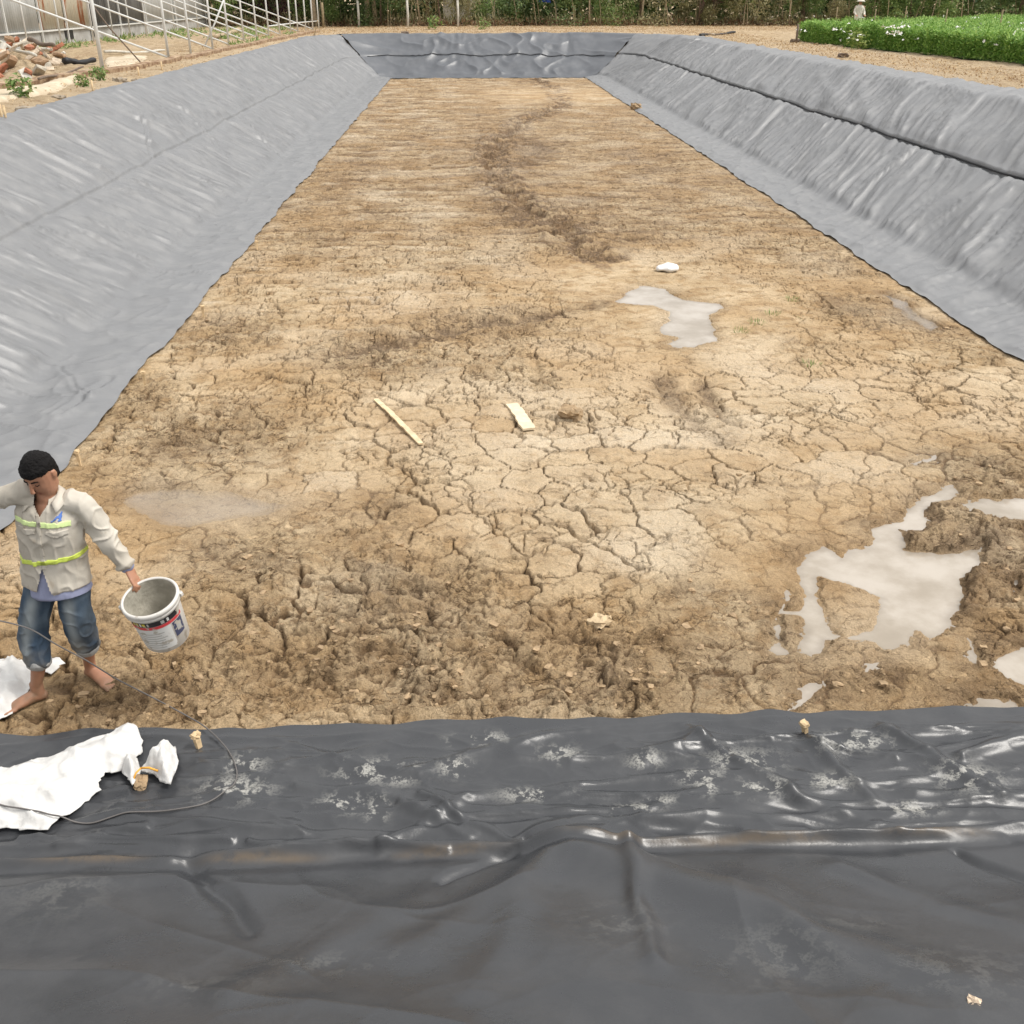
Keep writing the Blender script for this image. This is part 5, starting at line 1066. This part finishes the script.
# ================================================================== litter on the banks
N_ = 110000; lx = r_.uniform(-15, 24, N_); ly = 12 + 64 * r_.random(N_); d_, nx_, ny_ = toe_sd(lx, ly); ow = out_w(nx_, ny_); k = (d_ > ow - .12) & (~((lx > 14.8) & (ly < 66))) & (lx > -10.6) & ((lx > 3) | (ly > 55) | (r_.random(N_) < .25)) & (perlin(lx * .8, ly * .8, 151) > -.35)
lx, ly = lx[k], ly[k]; lz = np.array([gz(a, b) for a, b in zip(lx, ly)]) + .03
o = foliage_obj('dry_litter', np.c_[lx, ly, lz + r_.uniform(0, .05, len(lx))], .075, m_dryleaf, None, 5, .42, .25); o['kind'] = 'stuff'; tag(o, 'dry straw and leaf litter covering the banks beyond the liner', 'litter')
log((700, 36.5), (735, 34.5), .08, m_black, 'dark charred branch lying on the right bank', 'branch', 'branch')
log((774, 23), (792, 18.5), .10, m_black, 'black pipe piece lying beside the corner of the crop field', 'pipe', 'black_pipe')
for i, (a, b, s, m_, lb) in enumerate([(733, 25, .35, m_foam, 'white plastic scrap on the right bank beyond the charred branch'), (788, 24, .4, m_foam, 'white stone at the far left corner of the crop field'), (702, 26, .3, m_rock, 'brown stone on the far right bank'), (711, 36, .3, m_rock, 'dark stone beside the charred branch'), (405, 34, .35, m_woodd, 'dark lump on the rim of the far liner'), (843, 58, .26, m_woodd, 'dark clod between the right liner and the crop field'), (795, 43, .3, m_woodd, 'dark clod at the foot of the field corner stake')]):
    q_ = B(a, b); o = link('scrap' if i == 0 else 'stone', blockmesh('stone', s * 1.2, s, s * .5, .2, i + 30, 2), m_); o.location = (q_[0], q_[1], gz(q_[0], q_[1]) + s * .15); tag(o, lb, 'scrap' if i == 0 else 'stone')

# ================================================================== crop field
fpoly = np.array([B(797, 42)[:2], B(860, 49)[:2], B(930, 56)[:2], B(1024, 66)[:2], (17.6, 22), (60, 22), (60, 66), (30, 66), (B(800, 20)[:2][0] + .5, 64)])
n = 420000; fx_ = r_.uniform(14, 44, n); fy_ = r_.uniform(22, 66, n); sd_ = -sdpoly(fx_ + .2 * perlin(fx_ * 2, fy_ * 2, 160), fy_ + .2 * perlin(fx_ * 2 + 9, fy_ * 2, 160), fpoly)
ep = [np.array(p_) for p_ in ([B(797, 64 - 44)[:2] + [.2, 0], B(797, 42)[:2], B(860, 49)[:2], B(930, 56)[:2], B(1024, 66)[:2], (17.6, 22)])]
for a_, b_ in zip(ep[:-1], ep[1:]):
    m_n = int(np.linalg.norm(b_ - a_) * 2600); u_ = r_.random(m_n)[:, None]; e_ = a_ + (b_ - a_) * u_ + r_.uniform(0, .45, (m_n, 1)) * np.array([1., .15]); fx_ = np.r_[fx_, e_[:, 0]]; fy_ = np.r_[fy_, e_[:, 1]]
sd_ = -sdpoly(fx_ + .2 * perlin(fx_ * 2, fy_ * 2, 160), fy_ + .2 * perlin(fx_ * 2 + 9, fy_ * 2, 160), fpoly)
keep = (sd_ > 0) & ((sd_ < 1.2) | (r_.random(len(sd_)) < .5)); fx_, fy_, sd_ = fx_[keep], fy_[keep], sd_[keep]
_, _, pc_ = vor((fx_ * 2.6).astype(np.float32), (fy_ * 2.6).astype(np.float32), 163); hc = .80 + .22 * (pc_ - .4) + .10 * perlin(fx_ * .8, fy_ * .8, 161) + .06 * perlin(fx_ * 4, fy_ * 4, 162); edge = sd_ < .5
fz_ = np.where(edge, hc * (.08 + .92 * r_.random(len(fx_))), hc * (1 - .30 * r_.random(len(fx_)) ** 2)); crop = foliage_obj('crop', np.c_[fx_, fy_, BZ - .02 + fz_], .105, m_crop, None, 6, .40, -.1); crop['kind'] = 'stuff'
tag(crop, 'dense field of green flowering crop on the right bank', 'crop')
fo = fillpoly('crop_hull', fpoly.tolist(), lambda x, y, d: BZ + .02 + .5 * ss(.8, 1.5, d), .5, mat('crop_shade', (.02, .045, .012), 1.)); fo['kind'] = 'stuff'; tag(fo, 'dark hull filling in for shaded lower stems and leaves inside the crop field', 'crop')  # added dark hull, its colour stands for shade under the leaves
hl = [(900, 30, 12), (897, 36, 10), (903, 26, 8), (890, 36, 5), (840, 33, 7), (853, 39, 3), (842, 42, 3), (885, 30, 5), (975, 5, 6), (1018, 32, 8), (989, 49, 2), (960, 30, 6), (920, 28, 4), (1020, 36, 4), (905, 44, 2), (860, 20, 3), (800, 34, 3)]
fc = []
for a, b, k in hl:
    q_ = P(a, b, BZ + .78)
    if q_[1] > 64 or q_[1] < 0: q_ = P(a, 20, BZ + .8)
    fc += [q_ + np.array([r_.normal(0, .12), r_.normal(0, .25), r_.uniform(.05, .12)]) for _ in range(k)]
fc += [np.array([r_.uniform(15, 40), r_.uniform(28, 64), BZ + .9]) for _ in range(70)]
fl = foliage_obj('crop_flowers', np.repeat(np.array(fc), 4, 0), .075, m_flower, None, 7, .7, 0); fl['kind'] = 'stuff'; tag(fl, 'small white flowers scattered over the green crop', 'flowers')
q_ = B(796, 44); tag(link('field_stake', tube_mesh('field_stake', [q_ - UP * .1, q_ + UP * .4, q_ + UP * .78], .05, 8), m_woodd), 'short dark stake at the near left corner of the crop field', 'stake')
for i, a in enumerate([874, 945, 1000, 905, 836]):
    q_ = P(a, [24, 24, 26, 18, 20][i], BZ + .75); q_[2] = BZ; tag(link('crop_stake', tube_mesh('crop_stake', [q_, q_ + UP * .7, q_ + UP * 1.35], .025, 6), m_stalk), ['thin stake in the crop right of the distant worker', 'thin stake in the middle of the crop field', 'thin stake in the crop near the right edge of the frame', 'thin stake in the crop beyond the white flowers', 'thin stake in the crop left of the distant worker'][i], 'stake', 'thin stakes standing in the crop')

# distant worker
dp = P(858, 19, BZ + .85); dp[2] = BZ; dr = empty('person', tuple(dp)); tag(dr, 'distant worker in pale clothes and a white hat standing behind the crop field', 'person')
Z_ = lambda *a: np.array(a, float)
bd = [([Z_(0, 0, .9), Z_(0, 0, 1.15), Z_(0, -.04, 1.38), Z_(0, -.05, 1.46)], [(.15, .11), (.14, .10), (.17, .10), (.06, .06)], (1, 0, 0)), ([Z_(0, -.05, 1.42), Z_(0, -.08, 1.60), Z_(0, -.08, 1.68)], [(.05, .05), (.075, .085), (.06, .07)], (1, 0, 0))]
for s in (1, -1):
    bd.append(([Z_(.09 * s, 0, .9), Z_(.10 * s, -.02, .48), Z_(.10 * s, 0, .06)], [(.08, .09), (.055, .06), (.04, .045)], (1, 0, 0))); bd.append(([Z_(.10 * s, .05, .04), Z_(.11 * s, -.14, .035)], [(.04, .035), (.045, .03)], (1, 0, 0)))
    bd.append(([Z_(.18 * s, -.03, 1.40), Z_(.24 * s, -.06, 1.15), Z_(.20 * s, -.28, 1.02)], [(.05, .05), (.04, .04), (.028, .028)], (0, 1, 0)))
    for k in range(4): bd.append(([Z_(.20 * s + (k - 1.5) * .02, -.28, 1.02), Z_(.20 * s + (k - 1.5) * .021, -.35, .995), Z_(.20 * s + (k - 1.5) * .021, -.37, .965)], [(.010, .010), (.009, .009), (.008, .008)], (0, 0, 1)))
    bd.append(([Z_(.165 * s, -.27, 1.02), Z_(.145 * s, -.31, 1.0)], [(.012, .012), (.010, .010)], (0, 0, 1)))
b_ = fuse('body', bd, .012, 2); zoneattr(b_, (np.zeros(len(b_.vertices)),) * 3); link('body', b_, m_skin, dr)
m_pale = mat('pale_shirt', (.66, .62, .54), .9, .12, 6)
s_ = fuse('shirt', [([Z_(0, 0, .72), Z_(0, 0, 1.1), Z_(0, -.03, 1.36), Z_(0, -.05, 1.47)], [(.20, .15), (.185, .14), (.20, .13), (.07, .07)], (1, 0, 0))] + [([Z_(.15 * s, -.02, 1.38), Z_(.24 * s, -.06, 1.15), Z_(.205 * s, -.25, 1.03)], [(.075, .075), (.06, .06), (.045, .045)], (0, 1, 0)) for s in (1, -1)], .014, 3); crumple(s_, .02, 61); link('shirt', s_, m_pale, dr)
t_ = fuse('trousers', [([Z_(0, 0, .95), Z_(0, 0, .84)], [(.16, .12), (.16, .12)], (1, 0, 0))] + [([Z_(.09 * s, 0, .86), Z_(.10 * s, -.02, .48), Z_(.10 * s, 0, .12)], [(.10, .11), (.08, .085), (.07, .075)], (1, 0, 0)) for s in (1, -1)], .014, 3); link('trousers', t_, m_stalk, dr)
lathe('hat', [(.001, 1.78), (.03, 1.775), (.11, 1.70), (.20, 1.625), (.205, 1.615), (.12, 1.655), (.08, 1.66)], 32, m_pale, dr).location = (0, -.08, 0)

# ================================================================== back fence posts, pillar, cloth
fpx = [(323.5, 28, 1.5, m_stalk), (359, 27, 1.6, m_post), (408, 27.5, 1.6, m_conc), (458, 27, 1.6, m_conc), (505, 25, 1.3, m_stalk), (555.5, 24.5, 1.5, m_post), (574, 23, 1.0, m_stalk), (608, 23.5, 1.9, m_conc), (657.5, 22, 1.7, m_conc), (707, 21, 1.8, m_conc), (757, 20, 2.0, m_conc)]
fl_ = ['leftmost brown post', 'second post from the left, by the pale twin trunks', 'pale post left of the small weed', 'white post beside the white board', 'short brown post in the middle of the bank', 'pale post right of the blue cloth', 'short stub', 'tallest white post at mid right', 'pale post above the right corner of the far liner', 'pale post left of the brick pillar', 'pale post touching the brick pillar']
for (a, b, h, m_), lb in zip(fpx, fl_):
    q_ = B(a, b); h = max(h, 1.2); z0 = gz(q_[0], q_[1]); o = link('fence_post', tube_mesh('fence_post', [(q_[0], q_[1], z0 - .1), (q_[0] + .02, q_[1], z0 + h / 2), (q_[0], q_[1], z0 + h)], .075, 8), m_); tag(o, lb + ' on the far bank', 'post', 'fence posts along the far bank')
q_ = B(540, 25); o = link('leaning_pole', tube_mesh('leaning_pole', [q_, q_ + [-.4, 0, .9], q_ + [-.8, 0, 2.0]], .06, 8), m_barkp); tag(o, 'pale pole leaning left below the blue cloth', 'pole')
q_ = B(460, 25) ; tag(boxes('white_board', [((q_[0] + .05, q_[1] - .3, BZ + .42), (.95, .05, .16))], m_galv), 'small white board fixed low at the white fence post', 'board')
log((468, 26), (520, 21), .07, m_barkp, 'pale fallen branch lying in front of the far bushes', 'branch', 'branch', .2)
q_ = B(763, 20); pl_ = empty('brick_pillar', (q_[0], q_[1], BZ)); tag(pl_, 'red brick pillar on the far bank left of the crop field', 'pillar')
cr_ = []
for i in range(30): cr_.append(((0, 0, .045 + i * .085), (.66 if i % 2 else .645, .40, .078)))
boxes('shaft', cr_, m_brick, pl_); boxes('cap', [((0, 0, 2.62), (.80, .52, .10))], m_conc, pl_, .01)
cl = B(539, 25); X_, Z2 = np.meshgrid(np.linspace(-.5, .5, 30), np.linspace(0, .9, 26)); o = link('blue_cloth', grid('blue_cloth', cl[0] + X_ + .3, cl[1] - .2 + .08 * perlin(X_ * 3, Z2 * 2, 170), BZ + 1.45 + Z2 - .2 * X_ ** 2), m_blue); md = o.modifiers.new('t', 'SOLIDIFY'); md.thickness = .012; tag(o, 'bright blue cloth hanging in the bushes above the far bank', 'cloth')
q_ = B(468, 25); hs_ = empty('grey_hut', (q_[0] + .3, 86, BZ)); tag(hs_, 'pale grey hut half hidden by the trees behind the far bank', 'hut')
boxes('wall', [((0, 0, 1.3), (4.2, 2.5, 2.6))], m_conc, hs_); boxes('roof', [((0, 0, 2.72), (4.8, 3.1, .12), Matrix.Rotation(R(6), 4, 'X'))], m_pgrey, hs_); boxes('door', [((.7, -1.27, 1.0), (.8, .05, 2.0))], m_woodd, hs_); boxes('window', [((-.9, -1.27, 1.5), (.8, .05, .7))], m_black, hs_)

# ================================================================== trees and bushes behind
protos = []
def bush_mesh(seed, n, rad, size):
    r = np.random.default_rng(seed); c = []
    for k in range(7):
        o_ = r.normal(size=3) * np.array(rad) * [.5, .45, .28] + [0, 0, rad[2] * .75]; c.append(clump(r, n // 7, np.array(rad) * r.uniform(.4, .62), seed + k, .5) + o_)
    c = np.vstack(c); c = c[c[:, 2] > .02]; V, F = leaves(c, size, aspect=.5, droop=.35, seed=seed); return raw('foliage', V, F, False)
bm_ = [bush_mesh(s, 3600, rad, .15) for s, rad in ((1, (1.8, 1.4, 1.9)), (2, (2.1, 1.5, 2.3)), (3, (1.5, 1.3, 1.5)), (4, (2.2, 1.6, 2.7)))]
def withmat(me, m): c = me.copy(); c.materials.append(m); return c
bkinds = [('dark green', m_leaf_dark), ('mid green', m_leaf_mid), ('olive', m_leaf_olive), ('purplish', m_purple)]
bmm = {(i, j): withmat(bm_[i], bkinds[j][1]) for i in range(4) for j in range(4)}
def stems_mesh(seed, n, h, sp, r0=.03):
    r = random.Random(seed); V, F = [], []
    for k in range(n):
        x, y = r.uniform(-sp, sp), r.uniform(-sp, sp) * .6; dx, dy = r.uniform(-.6, .6), r.uniform(-.4, .4); loft_mesh(V, F, [(x, y, -.1), (x + dx * .4, y + dy * .4, h * .5), (x + dx, y + dy, h * r.uniform(.8, 1.1))], [(r0, r0), (r0 * .8, r0 * .8), (r0 * .4, r0 * .4)], (1, 0, 0), 6)
    me = bpy.data.meshes.new('stems'); me.from_pydata(V, [], F); me.update(); return me
stm = [stems_mesh(s, 4, 2.2, 1.4) for s in range(3)]
for s_ in stm: s_.materials.append(m_barkp if s_ is stm[0] else m_stalk)
def place_bush(x, y, i, j, label, sc=1., rz=0.):
    t = empty('bush', (x, y, BZ), rz); t.scale = (sc,) * 3; tag(t, label, 'bush', 'bushes along the far edge of the site')
    link('foliage', bmm[(i, j)], None, t); link('stems', stm[(i + j) % 3], None, t)
rr = random.Random(5); row = []
bx_ = -24
while bx_ < 52:
    row.append((bx_, 77.9 + rr.uniform(-.6, 2.0) - max(0, bx_ - 20) * .05)); bx_ += rr.uniform(1.9, 2.8)
near_words = ['behind the tube frame', 'behind the left corner of the far liner', 'beyond the middle of the far liner', 'beyond the right corner of the far liner', 'behind the brick pillar', 'behind the crop field']
cnt_ = {}
for k, (x, y) in enumerate(row):
    j = rr.choice([0, 0, 1, 1, 2, 2, 3]) if k % 9 == 4 else rr.choice([0, 1, 1, 2, 2]); i = rr.randrange(4); px = 461 + x * 1024 / 74
    wd = near_words[0 if px < 320 else 1 if px < 400 else 2 if px < 540 else 3 if px < 700 else 4 if px < 800 else 5]
    cnt_[wd] = cnt_.get(wd, -1) + 1
    place_bush(x, y, i, j, f"{['low', 'tall', 'small', 'spreading'][i]} {bkinds[j][0]} bush {wd}, {['nearest the', 'second from the', 'third from the', 'fourth from the', 'fifth from the', 'sixth from the', 'seventh from the', 'eighth from the', 'ninth from the', 'tenth from the', 'eleventh from the', 'twelfth from the', 'thirteenth from the'][min(12, cnt_[wd])]} left", rr.uniform(.85, 1.25), rr.uniform(0, 6))
# trees
def tree_mesh(seed, h):
    r = np.random.default_rng(seed); V, F = [], []; hb = h * .6
    loft_mesh(V, F, [(0, 0, -.2), (.05, .03, h * .2), (-.05, .05, h * .4), (.04, 0, hb)], [(.17, .17), (.13, .13), (.11, .11), (.07, .07)], (1, 0, 0), 10); tips = [(0, 0, hb)]
    for k in range(7):
        z0 = h * r.uniform(.22, .52); a = r.uniform(0, 6.28); l = h * r.uniform(.22, .35); e = (math.cos(a) * l, math.sin(a) * l, z0 + l * r.uniform(.5, 1.)); m_ = (e[0] * .5, e[1] * .5, z0 + (e[2] - z0) * .4)
        loft_mesh(V, F, [(0, 0, z0), m_, e], [(.06, .06), (.045, .045), (.02, .02)], (1, 0, 0), 7); tips += [e, m_]
    tr = bpy.data.meshes.new('trunk'); tr.from_pydata(V, [], F); tr.polygons.foreach_set('use_smooth', [True] * len(F)); tr.update(); c = []
    for e in tips + [(r.normal(0, h * .14), r.normal(0, h * .14), h * r.uniform(.6, .95)) for _ in range(8)]: c.append(clump(r, 330, np.array([1, 1, .75]) * h * r.uniform(.10, .17), seed, .3) + np.array(e))
    c = np.vstack(c); Vv, Ff = leaves(c, .22, aspect=.5, droop=.4, seed=seed); return tr, raw('crown', Vv, Ff, False)
tms = [tree_mesh(s, h) for s, h in ((11, 7.), (12, 8.), (13, 6.))]
tmm = {}
for i, (tr, cr) in enumerate(tms):
    for j, lm in enumerate((m_leaf_dark, m_leaf_mid, m_leaf_olive)):
        for k_, bk_ in enumerate((m_bark, m_barkp)): tmm[(i, j, k_)] = (withmat(tr, bk_), withmat(cr, lm))
tl = [(-22, 82, 'behind the shed roof'), (-17.5, 78, 'behind the far end of the tube frame'), (-14, 80, 'left of the pale twin trunks'), (-9.9, 77.5, 'with a thin pale trunk above the far left corner of the pond'), (-6.4, 77.6, 'the left one of the pale twin trunks'), (-5.9, 77.9, 'the right one of the pale twin trunks'), (-2.5, 83, 'dark and dense, left of the hut'), (4.4, 82, 'behind the blue cloth'), (8.5, 81, 'dark and round, behind the tallest fence post'), (13, 82, 'above the right corner of the far liner'), (16.2, 77.8, 'with a leaning dark trunk left of the brick pillar'), (17.1, 78, 'with a second leaning dark trunk by the pillar'), (24, 79, 'right of the brick pillar'), (29, 78, 'behind the distant worker'), (34, 79, 'behind the middle of the crop field'), (39, 78, 'behind the right part of the crop field'), (45, 79, 'beyond the right edge of the crop field')]
for k, (x, y, lb) in enumerate(tl):
    pale = k in (3, 4, 5); a, b = tmm[(k % 3, (k * 2) % 3, 1 if pale else 0)]; t = empty('tree', (x, y, BZ), rr.uniform(0, 6)); tag(t, 'tree ' + lb, 'tree', 'trees behind the far bank'); t.scale = (1.15 if pale else 1,) * 3
    if k in (10, 11): t.rotation_euler = (R(4), R(14), .3)
    link('trunk', a, None, t); link('crown', b, None, t)
for k, (a, b) in enumerate([(872, 13), (912, 13), (948, 14), (833, 13), (790, 14), (700, 18), (590, 20), (380, 26), (420, 26), (440, 26)]):
    q_ = B(a, 24 if a < 760 else 20); q_[1] = 77.5; q_[0] = ray(a, 10)[0] / ray(a, 10)[1] * 77.5; q_[2] = BZ; lean = rr.uniform(-.3, .3)
    tag(link('bare_trunk', tube_mesh('bare_trunk', [q_, q_ + [lean * .5, 0, 1.2], q_ + [lean, 0, 2.8]], [.07, .06, .045], 8), [m_barkp, m_bark][k % 2]), ['bare pale trunk right of the distant worker', 'bare dark trunk beyond the white flowers', 'bare pale trunk beyond the middle of the crop', 'bare dark trunk left of the distant worker', 'bare pale trunk at the left corner of the crop', 'bare dark trunk left of the pillar', 'bare pale trunk between the blue cloth and the tallest post', 'bare dark trunk right of the pale twin trunks', 'bare pale trunk left of the hut', 'bare dark trunk just left of the hut'][k], 'trunk', 'bare trunks at the edge of the wood')
# undergrowth and the wood behind
n = 16000; x_ = r_.uniform(-26, 54, n); y_ = r_.uniform(77.2, 80, n); zz = BZ + np.abs(r_.normal(0, .35, n)); o = foliage_obj('undergrowth', np.c_[x_, y_, zz], .30, m_leaf_olive, None, 8, .22, -.5); o['kind'] = 'stuff'; tag(o, 'dry and green undergrowth along the foot of the far trees', 'undergrowth')
n = 9000; x_ = r_.uniform(-26, 54, n); y_ = r_.uniform(76.9, 79, n); zz = BZ + np.abs(r_.normal(0, .18, n)); o = foliage_obj('dead_leaves', np.c_[x_, y_, zz], .28, leafmat('leaf_brown', (.10, .05, .03), (.24, .13, .07), (.36, .24, .14)), None, 9, .3, -.2); o['kind'] = 'stuff'; tag(o, 'brown dead leaves at the foot of the far trees', 'undergrowth')
n = 42000; x_ = r_.uniform(-60, 90, n); y_ = r_.uniform(88, 97, n); zz = BZ + r_.uniform(0, 7, n) * (.8 + .3 * perlin(x_ * .2, y_ * .2, 180)); o = foliage_obj('far_wood', np.c_[x_, y_, zz], .8, m_leaf_dark, None, 10, .6, .2); o['kind'] = 'stuff'; tag(o, 'dark wood beyond the far bank', 'wood')
